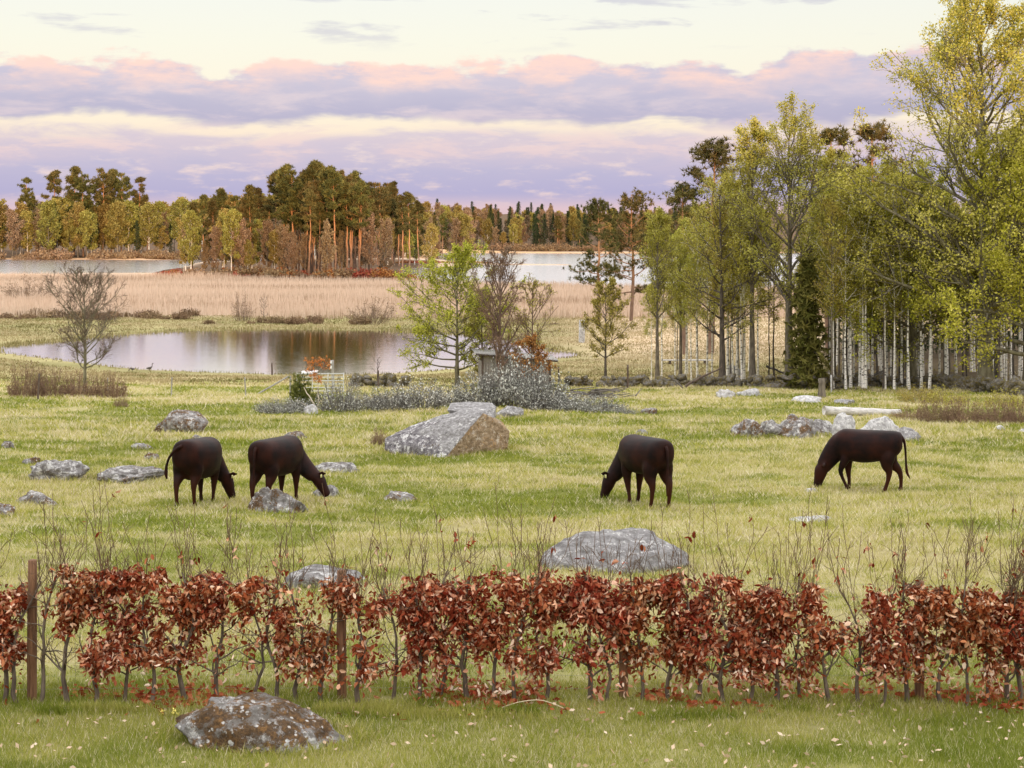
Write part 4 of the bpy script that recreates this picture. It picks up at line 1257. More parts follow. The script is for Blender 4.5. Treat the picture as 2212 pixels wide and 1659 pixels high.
def fm(f):
    n_ = f.normal; c = f.calc_center_median()
    if (n_.x > 0.22 and n_.y < 0.4 and n_.z < 0.75 and c.x > 0.0) or (n_.z < -0.2 and n_.y < 0.2 and c.x > 0.0): return 1
    return 2 if c.x + 0.5 * c.z + 0.55 * mnoise.noise(c * 2.3) + 0.35 * mnoise.noise(c * 6.0) > -0.05 else 0
root = thing('great_boulder', 'great split boulder with tan broken face in the middle of the meadow', 'boulder', (X, d, z - 0.02))
ob('block', hull_rock('great_boulder_block', pts, [M_ROCKSTREAKSHADE, M_ROCKTAN, M_ROCKGREY], 1, 5, 0.05, fm), root)
pts = [bp(958, 884, 1.9), bp(965, 869, 2.5), bp(1000, 865, 2.8), bp(1055, 868, 2.6), bp(1066, 877, 2.0), bp(1062, 902, 1.5), bp(1035, 892, 1.3), bp(1000, 888, 1.6), bp(970, 900, 2.0), bp(1060, 905, 2.9), bp(980, 905, 2.9)]
c_ = ob('cap_slab', hull_rock('great_boulder_slab', pts, [M_ROCKGREY], 2, 5, 0.02), root)
c_['label'] = 'smooth pale slab lying on top of the boulder'

# ---- dry stone walls: each stone a piece
WSTONE = [rock_mesh('wall_stone', 700 + i, M_ROCKWALL, 12, 2, 0.16, soft=1.0) for i in range(6)]
def stone_wall(label, path, n_, size, hgt, seed, courses=3):
    rng = rng_(seed)
    pts = [gp(*p) for p in path]
    root = thing('stone_wall', label, 'stone wall', tuple(pts[0]))
    P = np.array([(p[0], p[1]) for p in pts])
    seg = np.linalg.norm(np.diff(P, axis=0), axis=1); cum = np.concatenate([[0], np.cumsum(seg)])
    for i in range(n_):
        s = rng.uniform(0, cum[-1]); c = i % courses
        x = np.interp(s, cum, P[:, 0]); y = np.interp(s, cum, P[:, 1]) + rng.normal() * 0.14
        g = g1(x, y)
        k = size * rng.uniform(0.55, 1.35) * (1.1 if c == 0 else 0.95)
        zz = g + hgt * (c + 0.35) / courses * rng.uniform(0.8, 1.15)
        o = ob('stone', WSTONE[rng.integers(6)], root, (x - pts[0][0], y - pts[0][1], zz - pts[0][2]), (rng.normal() * 0.4, rng.normal() * 0.4, rng.uniform(0, 6.28)), (k * rng.uniform(0.9, 1.5), k * 1.1, k * rng.uniform(0.65, 0.95)))
stone_wall('tumbled dark stone wall behind the brushwood pile and slim trees', [(1225, 834), (1330, 836), (1450, 836), (1560, 834), (1650, 836)], 150, 0.52, 0.62, 21)
stone_wall('mossy stone wall in front of the dense birch stems', [(1652, 838), (1760, 838), (1850, 836), (1960, 838), (2060, 842), (2120, 848), (2230, 858), (2330, 866)], 270, 0.58, 0.80, 22)
stone_wall('heap of dark field stones between the gate and the grey bushes', [(762, 836), (800, 836), (850, 838), (900, 838)], 34, 0.55, 0.75, 23)
rock(775, 803, 808, 833, 'round dark boulder on top of the stone heap by the gate', M_ROCKWALL, 45, 0.9, 0.0, 2, 0.05)

# ================================================================== cattle
M_COW, n = material('coat_dark_brown')
_t = n.n('ShaderNodeTexCoord').outputs['Object']
_f = n.noise(_t, 2.2, 4, 0.6)
_s = n.noise(n.vmul(_t, (20, 20, 60)), 2.0, 3, 0.6)
_z = n.n('ShaderNodeSeparateXYZ', {0: _t}).outputs[2]
_x = n.n('ShaderNodeSeparateXYZ', {0: _t}).outputs[0]
_c = n.mix(n.smooth(_f, 0.28, 0.80), (0.0035, 0.002, 0.003), (0.034, 0.0085, 0.005))
_c = n.mix(n.math('MULTIPLY', n.math('SUBTRACT', 1.0, n.smooth(_z, 0.25, 0.75)), n.math('SUBTRACT', 1.0, n.smooth(_x, 0.2, 0.6))), _c, (0.042, 0.012, 0.006))
_bm = n.n('ShaderNodeBump', {'Strength': 0.25, 'Distance': 0.01, 'Height': _s})
_b = n.n('ShaderNodeBsdfPrincipled', {'Base Color': _c, 'Roughness': 0.55, 'Specular IOR Level': 0.12, 'Normal': _bm.outputs[0], 'Sheen Weight': 0.0})
n.n('ShaderNodeOutputMaterial', {'Surface': _b.outputs[0]})
def plain(name, c, rough=0.7):
    m, n = material(name)
    f = n.noise(n.n('ShaderNodeTexCoord').outputs['Object'], 25, 4, 0.6)
    cc = n.mix(f, tuple(v * 0.75 for v in c), tuple(min(1, v * 1.2) for v in c))
    b = n.n('ShaderNodeBsdfPrincipled', {'Base Color': cc, 'Roughness': rough})
    n.n('ShaderNodeOutputMaterial', {'Surface': b.outputs[0]})
    return m
M_TAG = plain('plastic_yellow', (0.75, 0.72, 0.35), 0.5)
M_HOOF = plain('hoof_horn', (0.06, 0.045, 0.04), 0.6)
M_EYE = plain('eye_dark', (0.01, 0.008, 0.008), 0.2)


def ring_loft(secs, S=14, box=1.0):
    """closed tube through elliptical sections (centre, half width, half height, axis direction)"""
    V = []; T = []
    for c, u, v in secs:
        for k in range(S):
            a = 2 * math.pi * k / S
            ca, sa = math.cos(a), math.sin(a)
            ca = math.copysign(abs(ca) ** box, ca); sa = math.copysign(abs(sa) ** box, sa)
            V.append(c + u * ca + v * sa)
    n_ = len(secs)
    for i in range(n_ - 1):
        for k in range(S):
            a = i * S + k; b = i * S + (k + 1) % S
            T += [(a, b, b + S), (a, b + S, a + S)]
    for e in (0, n_ - 1):
        V.append(secs[e][0]); ci = len(V) - 1
        for k in range(S):
            a = e * S + k; b = e * S + (k + 1) % S
            T.append((ci, b, a) if e == 0 else (ci, a, b))
    return np.array(V), np.array(T)


def trunk_loft(rows):
    """rows (x, z, half width, half height, y)"""
    secs = []
    for x, z, w_, h, y in rows:
        secs.append((np.array([x, y, z]), np.array([0, w_, 0]), np.array([0, 0, h])))
    return ring_loft(secs, 22, 0.82)


def limb_loft(pts, flat=0.8, side=np.array([0, 1.0, 0])):
    """pts (x, y, z, radius): tapered limb, narrower sideways"""
    P = np.array([p[:3] for p in pts], float); r = [p[3] for p in pts]
    t = np.gradient(P, axis=0); t = norm(t)
    secs = []
    for i in range(len(P)):
        u = norm(side - (side @ t[i]) * t[i]); v = np.cross(t[i], u)
        secs.append((P[i], u * r[i] * flat, v * r[i]))
    return ring_loft(secs, 12)


def dens(pts, k=3):
    """smooth the control points of a limb"""
    P = np.array(pts, float); n_ = len(P)
    t = np.linspace(0, n_ - 1, (n_ - 1) * k + 1)
    out = np.stack([np.interp(t, np.arange(n_), P[:, c]) for c in range(P.shape[1])], 1)
    s = out.copy(); s[1:-1] = (out[:-2] + 2 * out[1:-1] + out[2:]) / 4
    return s


def cow(label, px, base, heading, scale, legs, neck_y, tail, tagear, turn=0.0, seed=0, udder=False, deep=1.0, dxy=(0, 0)):
    rng = rng_(seed)
    parts = []
    D = deep
    spine = [(-0.85, 1.23, 0.12, 0.15), (-0.81, 1.295, 0.23, 0.25), (-0.68, 1.32, 0.295, 0.33), (-0.46, 1.32, 0.32, 0.36), (-0.2, 1.318, 0.36, 0.40), (0.08, 1.315, 0.38, 0.415), (0.34, 1.32, 0.345, 0.405), (0.55, 1.325, 0.29, 0.385), (0.70, 1.255, 0.235, 0.31), (0.80, 1.14, 0.16, 0.21)]
    parts.append(trunk_loft(dens([(x, zt - h * D, w_ * (0.5 + 0.5 * D), h * D, 0) for x, zt, w_, h in spine])))
    # neck and head, turned to one side by `turn`
    def tw(x, z, r):
        k = max(0, x - 0.6)
        return (x - 0.20 * abs(turn) * k, turn * k * k * 1.15, z, r)
    neck = [tw(0.48, 1.02, 0.30), tw(0.66, 0.95, 0.285), tw(0.82, 0.79, 0.25), tw(0.96, 0.61, 0.215), tw(1.06, 0.47, 0.18)]
    parts.append(limb_loft(dens(neck), 0.66))
    h0 = np.array(tw(1.08, 0.50, 0)[:3])
    fwd = np.array([0.26, 0.34 * turn, -0.96]); fwd /= np.linalg.norm(fwd)
    hd = [(*(h0 - fwd * 0.06 + np.array([0.03, 0, 0.0])), 0.10), (*(h0 + fwd * 0.03), 0.165), (*(h0 + fwd * 0.17), 0.165), (*(h0 + fwd * 0.30), 0.130), (*(h0 + fwd * 0.40), 0.110), (*(h0 + fwd * 0.47), 0.108), (*(h0 + fwd * 0.505), 0.075)]
    parts.append(limb_loft(dens(hd), 0.78))
    for s in (-1, 1):
        e0 = h0 + fwd * 0.0 + np.array([-0.02, s * 0.085, 0.03])
        e1 = e0 + np.array([-0.06, s * 0.13, 0.02]); e2 = e0 + np.array([-0.09, s * 0.24, 0.03])
        parts.append(limb_loft([(*e0, 0.030), (*((e0 + e1) / 2), 0.058), (*e1, 0.062), (*e2, 0.016)], 0.42, np.array([1.0, 0, 0.4])))
    # legs: (dx of the foot, lift) for front right, front left, hind right, hind left ; y<0 is the right side
    for i, (dx, lift) in enumerate(legs):
        s = -1 if i % 2 == 0 else 1
        if i < 2:
            sw = dx
            if lift:
                pts = [(0.44, s * 0.12, 0.92, 0.15), (0.50, s * 0.17, 0.68, 0.115), (0.60 + sw * 0.3, s * 0.16, 0.43, 0.066), (0.52 + sw * 0.4, s * 0.155, 0.26, 0.045), (0.44 + sw * 0.5, s * 0.15, 0.13, 0.044), (0.40 + sw * 0.5, s * 0.15, 0.06, 0.052), (0.41 + sw * 0.5, s * 0.15, 0.02, 0.05)]
            else:
                pts = [(0.44, s * 0.12, 0.92, 0.15), (0.48 + sw * 0.15, s * 0.17, 0.68, 0.14), (0.50 + sw * 0.5, s * 0.16, 0.40, 0.080), (0.50 + sw * 0.75, s * 0.155, 0.24, 0.056), (0.50 + sw * 0.95, s * 0.15, 0.11, 0.048), (0.52 + sw, s * 0.15, 0.04, 0.060), (0.53 + sw, s * 0.15, -0.02, 0.058)]
        else:
            sw = dx
            pts = [(-0.50, s * 0.08, 1.02, 0.16), (-0.52, s * 0.13, 0.88, 0.205), (-0.51 + sw * 0.12, s * 0.16, 0.74, 0.195), (-0.53 + sw * 0.3, s * 0.17, 0.59, 0.145), (-0.64 + sw * 0.6, s * 0.165, 0.45, 0.084), (-0.635 + sw * 0.8, s * 0.16, 0.28, 0.058), (-0.60 + sw * 0.95, s * 0.155, 0.12, 0.050), (-0.575 + sw, s * 0.155, 0.045, 0.060), (-0.565 + sw, s * 0.155, -0.02, 0.058)]
        parts.append(limb_loft(dens(pts, 3), 0.82))
    if udder:
        parts.append(limb_loft(dens([(-0.42, 0, 0.66, 0.16), (-0.40, 0, 0.57, 0.13), (-0.40, 0, 0.50, 0.06)]), 0.9))
    V, T, _ = join([(a, b) for a, b in parts])
    V[:, 0] *= 0.88; h0 = h0 * np.array([0.88, 1, 1])
    tail = [(p[0] * 0.88 - 0.01, *p[1:]) for p in tail]
    tmp = bpy.data.objects.new('tmp', mk('tmp', V, T, M_COW))
    COL.objects.link(tmp)
    rm = tmp.modifiers.new('r', 'REMESH'); rm.mode = 'VOXEL'; rm.voxel_size = 0.022
    sm = tmp.modifiers.new('s', 'SMOOTH'); sm.factor = 0.5; sm.iterations = 14
    dg = bpy.context.evaluated_depsgraph_get()
    me = bpy.data.meshes.new_from_object(tmp.evaluated_get(dg))
    bpy.data.objects.remove(tmp)
    me.name = 'cow_body'; me.materials.clear(); me.materials.append(M_COW)
    me.polygons.foreach_set('use_smooth', np.ones(len(me.polygons), bool))
    X, d, z = gp(px, base)
    X += dxy[0]; d += dxy[1]
    z = g1(X, d)
    hv = Vector((heading[0], heading[1], 0)).normalized()
    zf = g1(X + hv.x * 0.5 * scale, d + hv.y * 0.5 * scale); zb = g1(X - hv.x * 0.55 * scale, d - hv.y * 0.55 * scale)
    pitch = math.atan2(zf - zb, 1.05 * scale)
    root = thing('cow', label, 'cow', (X, d, (zf + zb) / 2 - 0.01), (0, -pitch, math.atan2(hv.y, hv.x)), None, (scale,) * 3)
    ob('body', me, root)
    tp = dens([(*p,) for p in tail], 3)
    Vt, Tt = tubes(np.array(tp)[None, :, :3], np.array(tp)[None, :, 3], 7, True)
    ob('tail', mk('tail', Vt, Tt, M_COW, smooth=True), root)
    for s in tagear:
        e = h0 + np.array([-0.11, s * 0.20, 0.0])
        a = np.array([0.05, 0, 0]); b = np.array([0, 0.0, 0.062]); c = np.array([0, 0.006, 0])
        vb = [e + sx * a * 0.5 + sy * c + sz * b * 0.5 for sx in (-1, 1) for sy in (-1, 1) for sz in (-1, 1)]
        q = [(0, 1, 3, 2), (4, 6, 7, 5), (0, 4, 5, 1), (2, 3, 7, 6), (0, 2, 6, 4), (1, 5, 7, 3)]
        ob('ear_tag', mk('ear_tag', np.array(vb), np.array(q), M_TAG), root)
    for s in (-1, 1):
        bm = bmesh.new(); bmesh.ops.create_uvsphere(bm, u_segments=8, v_segments=6, radius=0.018)
        em = bpy.data.meshes.new('eye'); bm.to_mesh(em); bm.free(); em.materials.append(M_EYE)
        ob('eye', em, root, tuple(h0 + fwd * 0.13 + np.array([0.02, s * 0.098, 0.01])))
    return root


T_HANG = [(-0.80, 0, 1.20, 0.045), (-0.88, 0.0, 1.12, 0.032), (-0.90, 0.0, 0.9, 0.024), (-0.89, 0.01, 0.65, 0.02), (-0.885, 0.01, 0.45, 0.035), (-0.88, 0.02, 0.27, 0.012)]
T_SIDE = [(-0.80, 0, 1.20, 0.045), (-0.89, 0.10, 1.15, 0.032), (-0.90, 0.24, 0.98, 0.026), (-0.88, 0.30, 0.80, 0.024), (-0.87, 0.31, 0.66, 0.042), (-0.86, 0.29, 0.55, 0.015)]
T_BACK = [(-0.80, 0, 1.20, 0.045), (-0.88, 0, 1.12, 0.032), (-0.91, -0.03, 0.9, 0.024), (-0.92, -0.05, 0.65, 0.022), (-0.94, -0.06, 0.42, 0.034), (-1.02, -0.06, 0.30, 0.010)]
cow('dark cow seen from behind with tail swung out, first from the left', 425, 1089, (0.24, 0.97), 1.0, [(-0.02, 0), (0.06, 0), (0.10, 0), (-0.06, 0)], 0, T_SIDE, (-1,), -0.75, 1, True, 1.0)
cow('dark cow grazing behind the pointed mossy boulder, head to the right', 597, 1084, (0.42, 0.91), 1.0, [(0.05, 0), (-0.05, 0), (0.06, 0), (-0.08, 0)], 0, T_HANG, (-1,), -1.5, 2, False, 0.94)
cow('dark cow grazing left with its tail hanging, middle of the meadow', 1395, 1094, (-0.46, 0.89), 1.07, [(0.06, 0), (-0.12, 0), (-0.05, 0), (0.10, 0)], 0, T_HANG, (1,), 0.85, 3, False, 0.88)
cow('dark cow walking and grazing in front of the white stones, rightmost', 1872, 1059, (-0.955, 0.30), 1.05, [(-0.08, 0), (0.10, 1), (-0.22, 0), (0.14, 0)], 0, T_BACK, (-1,), 0.10, 4, False, 0.86)

# tufts of longer grass round the foot of the stones
rng = rng_(130)
VX, VY = [], []
for Xc, dc, wd, dp in ROCKS + [(X_[0], X_[1] + 0.8, 3.5, 2.2) for X_ in [gp(960, 986)]]:
    if dc > 75: continue
    n_ = int(900 * wd * (1 if dc < 15 else 0.5 if dc < 25 else 0.30))
    a = rng.uniform(0, 2 * np.pi, n_)
    kk = 1 + np.abs(rng.normal(size=n_)) * 0.10
    VX.append(Xc + np.cos(a) * wd * 0.55 * kk); VY.append(dc + np.sin(a) * dp * 0.57 * kk)
VX = np.concatenate(VX); VY = np.concatenate(VY)
k = (fbm(VX / 0.35, VY / 0.35, 3, 2) > 0.42)
VX, VY = VX[k], VY[k]
sc_ = np.clip(VY / 30, 0.5, 1.6)
t_ = np.clip(rng.normal(0.45, 0.25, len(VX)) + 0.5 * (fbm(VX / 0.8, VY / 0.8, 4, 2) - 0.4), 0, 1)
V, T, A = blades(VX, VY, rng.uniform(0.05, 0.17, len(VX)) * (0.6 + 0.4 * sc_), rng.uniform(0.007, 0.016, len(VX)) * sc_, rng.uniform(0.2, 0.9, len(VX)), t_, rng, True)
tag(ob('tufts', mk('tufts', V, T, M_GRASS, {'tint': A})), 'longer tufts of grass round the foot of the stones', kind='stuff')

# ================================================================== hedge
HD = 12.85                       # distance of the hedge line
def hx_(x): return (x - CX) / F * HD
def hz_(y): return CZ - (y - HY) / F * HD
# leafy masses of the hedge: (x0, x1, top, bottom, density)
MASS = [(-40, 45, 1270, 1400, .8), (-40, 40, 1400, 1500, .4), (60, 130, 1300, 1330, .15), (130, 345, 1232, 1345, .95), (190, 345, 1345, 1410, .75), (190, 330, 1410, 1470, .5), (330, 590, 1258, 1335, .9), (340, 470, 1335, 1400, .5),
        (330, 480, 1400, 1480, .6), (470, 570, 1335, 1420, .22), (500, 560, 1400, 1500, .12), (595, 690, 1270, 1330, .55), (690, 800, 1250, 1330, .8), (600, 800, 1330, 1480, .45), (795, 870, 1270, 1310, .6), (800, 870, 1310, 1500, .18),
        (865, 1080, 1250, 1340, 1.0), (870, 1200, 1330, 1430, .95), (880, 1140, 1430, 1500, .7), (1060, 1215, 1236, 1330, 1.0), (1060, 1190, 1420, 1515, .85), (1195, 1240, 1300, 1400, .12), (1225, 1450, 1262, 1345, 1.0),
        (1240, 1330, 1345, 1420, .65), (1340, 1460, 1340, 1480, .45), (1430, 1600, 1250, 1350, 1.0), (1440, 1790, 1340, 1400, .85), (1600, 1780, 1275, 1400, .95), (1270, 1440, 1420, 1500, .4), (1440, 1780, 1400, 1490, .6), (1700, 1790, 1330, 1480, .6),
        (1790, 1870, 1330, 1470, .16), (1870, 2110, 1268, 1340, .9), (1880, 2010, 1340, 1470, .55), (2010, 2130, 1340, 1470, .5), (2090, 2250, 1280, 1360, .8), (2120, 2250, 1360, 1500, .5)]


def hedge_density(X, Z):
    d_ = np.zeros(len(X))
    jx = X + 0.05 * (vnoise(X * 9, Z * 9, 5) - 0.5) * 2; jz = Z + 0.06 * (vnoise(X * 8, Z * 8, 6) - 0.5) * 2
    for x0, x1, t, b, w_ in MASS:
        m = (jx > hx_(x0)) & (jx < hx_(x1)) & (jz < hz_(t) + 0.0) & (jz > hz_(b) - 0.02)
        d_ = np.where(m, np.maximum(d_, w_), d_)
    return d_ ** 1.5 * (0.10 + 1.0 * sst(fbm(X * 6.5, Z * 6.5, 23, 3), 0.36, 0.60))


def beech_leaves(pos, rng, size=0.056):
    """folded oval leaves, six corners each, hanging a little"""
    M = len(pos)
    a = norm(rng.normal(size=(M, 3)) * np.array([0.9, 0.7, 0.7]) + np.array([0, -0.15, -0.75]))
    b = norm(np.cross(a, rng.normal(size=(M, 3)))); c = np.cross(a, b)
    s = size * rng.uniform(0.65, 1.3, (M, 1)); wd = s * rng.uniform(0.11, 0.30, (M, 1)); fold = s * rng.uniform(0.04, 0.22, (M, 1)); curl = s * rng.uniform(-0.15, 0.22, (M, 1))
    V = np.stack([pos, pos + a * s * .5 + c * curl, pos + a * s, pos + a * s * .32 + b * wd + c * fold, pos + a * s * .70 + b * wd * .8 + c * (fold + curl * .5),
                  pos + a * s * .32 - b * wd + c * fold, pos + a * s * .70 - b * wd * .8 + c * (fold + curl * .5)], 1).reshape(-1, 3)
    o = np.arange(M)[:, None] * 7
    T = np.concatenate([o + [[0, 1, 3]], o + [[3, 1, 4]], o + [[1, 2, 4]], o + [[0, 5, 1]], o + [[5, 6, 1]], o + [[1, 6, 2]]])
    return V, T


M_STEM = bark_mat('beech_stem', (0.075, 0.055, 0.04), (0.20, 0.155, 0.12), 14)
M_SHOOT = bark_mat('beech_shoot', (0.09, 0.05, 0.03), (0.19, 0.12, 0.075), 10)
STEMS = [-30, 8, 36, 90, 150, 212, 268, 330, 398, 466, 541, 600, 640, 690, 776, 846, 905, 948, 1012, 1068, 1112, 1180, 1276, 1312, 1386, 1446, 1502, 1562, 1622, 1680, 1732, 1792, 1856, 1906, 1962, 2032, 2082, 2136, 2178, 2206, 2250]
WORDS = {3: 'nearly bare hedge beech just right of the left rusty post', 4: 'second nearly bare hedge beech beside the left rusty post', 5: 'leafy hedge beech with the tall red top near the left post', 10: 'thin single-stemmed hedge beech left of the gap above the lawn boulder',
         15: 'sparse hedge beech with pale crooked trunk before the densest part', 20: 'densest copper beech of the hedge with leaves down to the grass', 31: 'open bare-topped hedge beech with crooked branches', 32: 'thin almost leafless hedge beech in the right-hand gap'}
for si, sx in enumerate(STEMS):
    rng = rng_(3000 + si)
    X0 = hx_(sx); Y0 = HD + rng.normal() * 0.04
    z0 = g1(X0, Y0) - 0.03
    hgt = rng.uniform(0.95, 1.15)
    cz = [(0, 0, 0), (rng.normal() * .045, rng.normal() * .03, .3 * hgt), (rng.normal() * .08, rng.normal() * .05, .6 * hgt), (rng.normal() * .09, rng.normal() * .06, hgt)]
    K = 9
    st = polyline(cz, K, rng, 0.008)
    rs = rng.uniform(0.013, 0.022) * np.linspace(1.15, 0.35, K)
    P = st[None]; Rr = rs[None]
    nl = 11
    C1, R1, l1 = grow(P, Rr, nl, 0.22, 0.98, np.array([0.46]), 0.95, 6, 0.05, 0.22, rng, rf=0.5, fall=0.2, taper=0.3)
    C1[..., 1] = C1[:, :1, 1] + (C1[..., 1] - C1[:, :1, 1]) * 0.6
    C2, R2, l2 = grow(C1, R1, 5, 0.2, 1, l1 * 0.55, 0.8, 4, 0.05, 0.25, rng, rf=0.6)
    C3, R3, l3 = grow(C2, R2, 2, 0.2, 1, l2 * 0.5, 0.8, 3, 0.05, 0.25, rng, rf=0.7)
    # long upright shoots above the clipped top
    ns = rng.integers(7, 13)
    S1, RS, ls = grow(P, Rr, ns, 0.75, 1.0, np.array([0.62]), 0.45, 8, 0.28, 0.20, rng, rf=0.35, fall=0.0, taper=0.25)
    tall = rng.uniform(size=ns) < 0.22
    if sx in (90, 212, 398, 541, 776, 905, 1068, 1180, 1502, 1680, 1792, 1856, 2032, 2136): tall[0] = True
    S1 = np.where(tall[:, None, None], S1[:, :1] + (S1 - S1[:, :1]) * np.array([0.9, 0.8, 1.45]), S1)
    S2, RS2, ls2 = grow(S1, RS, 4, 0.2, 0.95, ls * 0.35, 0.6, 4, 0.15, 0.2, rng, rf=0.7)
    stem = join([tubes(P, Rr, 8), tubes(C1, np.maximum(R1, 0.0022), 4)])
    tw_ = join([tubes(C2, np.maximum(R2, 0.0015), 3), tubes(C3, np.maximum(R3, 0.0012), 3)])
    sh = join([tubes(S1, np.maximum(RS, 0.0026), 3), tubes(S2, np.maximum(RS2, 0.0018), 3)])
    # leaves where the hedge is leafy
    cand = np.concatenate([leaf_pts for leaf_pts in (C3.reshape(-1, 3), C2.reshape(-1, 3), C1[:, 2:].reshape(-1, 3))])
    cand = np.repeat(cand, 9, 0)
    cand = cand + rng.normal(size=cand.shape) * np.array([0.045, 0.05, 0.04])
    box = np.stack([rng.uniform(-0.16, 0.16, 900), rng.normal(size=900) * 0.10, rng.uniform(0.03, 1.22, 900)], 1)
    cand = np.concatenate([cand, box])
    dn = hedge_density(cand[:, 0] + X0, cand[:, 2] + z0)
    pb = np.where(np.arange(len(cand)) < len(cand) - 900, 0.62, 1.0)
    cand = cand[rng.uniform(size=len(cand)) < dn * pb]
    few = S2.reshape(-1, 3)[rng.uniform(size=len(S2) * 4) < 0.025]
    lp = np.concatenate([cand, few, few + rng.normal(size=few.shape) * 0.02])
    V, T = beech_leaves(lp, rng)
    low = sst(-(lp[:, 2]), -0.75, -0.15)
    tn = np.clip(rng.beta(0.9, 1.25, len(lp)) * 0.95 + 0.18 * low, 0, 1)
    lab = WORDS.get(si)
    if not lab:
        ORD = ['first', 'second', 'third', 'fourth', 'fifth', 'sixth', 'seventh', 'eighth', 'ninth', 'tenth', 'eleventh', 'twelfth', 'thirteenth']
        px_, pn = [p for p in ((-999, 'left picture edge'), (60, 'left rusty hedge post'), (735, 'second hedge post'), (1349, 'third hedge post'), (1995, 'right-hand hedge post')) if p[0] < sx][-1]
        k_ = sum(1 for q in STEMS[:si] if q > px_)
        lab = ('sparse' if len(lp) < 190 else 'leafy') + ' copper beech, ' + ORD[k_] + ' plant right of the ' + pn
    root = thing('hedge_beech', lab, 'hedge plant', (X0, Y0, z0), group='copper beeches of the hedge ' + ('a' if sx < 735 else 'b' if sx < 1350 else 'c'))
    root['group'] = 'copper beeches of the hedge'
    ob('stem', mk('stem', stem[0], stem[1], M_STEM, smooth=True), root)
    t_ = ob('twigs', mk('twigs', tw_[0], tw_[1], M_SHOOT), root); t_['kind'] = 'stuff'
    s_ = ob('shoots', mk('shoots', sh[0], sh[1], M_SHOOT), root); s_['kind'] = 'stuff'
    l_ = ob('leaves', mk('leaves', V, T, M_BEECH, {'tint': np.repeat(tn, 7)}), root); l_['kind'] = 'stuff'

# fence posts along the hedge and their wire
M_POST = wood_mat('post_weathered', (0.12, 0.055, 0.03), (0.27, 0.14, 0.075), (1, 1, 0.08), 40)
M_GREYWOOD = wood_mat('wood_grey', (0.20, 0.19, 0.18), (0.40, 0.385, 0.36), (1, 1, 0.06), 24)
M_DARKWOOD = wood_mat('wood_dark', (0.05, 0.035, 0.03), (0.14, 0.10, 0.08), (1, 1, 0.06), 24)
def round_post(name, label, X, Y, h, r, m, cat='fence post', lean=(0, 0), group=None):
    rng = rng_(int(abs(X) * 97 + Y * 13))
    z = g1(X, Y)
    K = 8
    zz = np.linspace(-0.25, h, K)
    P = np.stack([rng.normal(size=K) * r * 0.05 + lean[0] * zz, rng.normal(size=K) * r * 0.05 + lean[1] * zz, zz], 1)
    rr = r * (1 + rng.normal(size=K) * 0.03); rr[-1] *= 0.9
    V, T = tubes(P[None], rr[None], 12, True)
    o = ob(name, mk(name, V, T, m), None, (X, Y, z))
    return tag(o, label, cat, group)
for x, top, lab in ((60, 1210, 'tall rust-brown round post at the left end of the hedge'), (735, 1232, 'brown round post wrapped in leaves left of the densest hedge part'), (1349, 1262, 'brown round post hidden in the leafy hedge middle'), (1995, 1255, 'round post with grey cut top in the right part of the hedge')):
    X = hx_(x); Y = HD + 0.12
    round_post('hedge_post', lab, X, Y, CZ - (top - HY) / F * Y - g1(X, Y), 0.042, M_POST)
# thin wire netting on the posts
M_WIRE = plain('wire_galvanised', (0.22, 0.24, 0.20), 0.5)
xs = np.linspace(-4.9, 4.9, 66)
parts = []
for k in range(9):
    P = np.stack([xs, np.full(66, HD + 0.17), ground(xs, np.full(66, HD + 0.17)) + 0.08 + 0.115 * k + 0.004 * np.sin(xs * 7)], 1)
    parts.append(tubes(P[None], np.full((1, 66), 0.0011), 3))
P = np.stack([np.stack([xs, np.full(66, HD + 0.17), ground(xs, np.full(66, HD + 0.17)) + h_], 1) for h_ in np.linspace(0.06, 1.02, 6)], 1)
parts.append(tubes(P, np.full((66, 6), 0.0010), 3))
V, T, _ = join(parts)
tag(ob('wire_netting', mk('wire_netting', V, T, M_WIRE)), 'thin wire netting running behind the copper hedge', 'wire fence')

# pale dead stalk bent over in front of the hedge
rng = rng_(77)
P = np.array([(hx_(1085), HD - 0.35, 0.0), (hx_(1120), HD - 0.36, 0.05), (hx_(1165), HD - 0.37, 0.075), (hx_(1200), HD - 0.38, 0.03), (hx_(1215), HD - 0.38, 0.0)])
P[:, 2] += ground(P[:, 0], P[:, 1]) + 0.03
P = polyline(P, 14, rng)
V, T = tubes(P[None], np.full((1, 14), 0.004), 5)
M_STRAW = plain('straw', (0.66, 0.56, 0.38))
tag(ob('dead_stalk', mk('dead_stalk', V, T, M_STRAW)), 'pale dead stalk arched on the grass before the hedge', 'stalk')

# cowslip by the lawn boulder
M_YELLOW = plain('petal_yellow', (0.85, 0.72, 0.18))
for x, y, lab in ((349, 1562, 'small yellow cowslip left of the lawn boulder'), (374, 1566, 'lower yellow cowslip touching the lawn boulder')):
    X, d, z = gp(x, y)
    root = thing('cowslip', lab, 'flower', (X, d, z))
    P = np.array([[0, 0, 0], [0.004, 0, 0.05], [0.012, 0, 0.10]])
    V, T = tubes(P[None], np.full((1, 3), 0.003), 5)
    ob('stem', mk('cowslip_stem', V, T, M_LEAF_GREEN), root)
    rng = rng_(x)
    V, T, A = leaf_at(np.array([0.012, 0, 0.10]) + rng.normal(size=(16, 3)) * 0.013, 0.02, rng)
    ob('blossom', mk('cowslip_blossom', V, T, M_YELLOW), root)

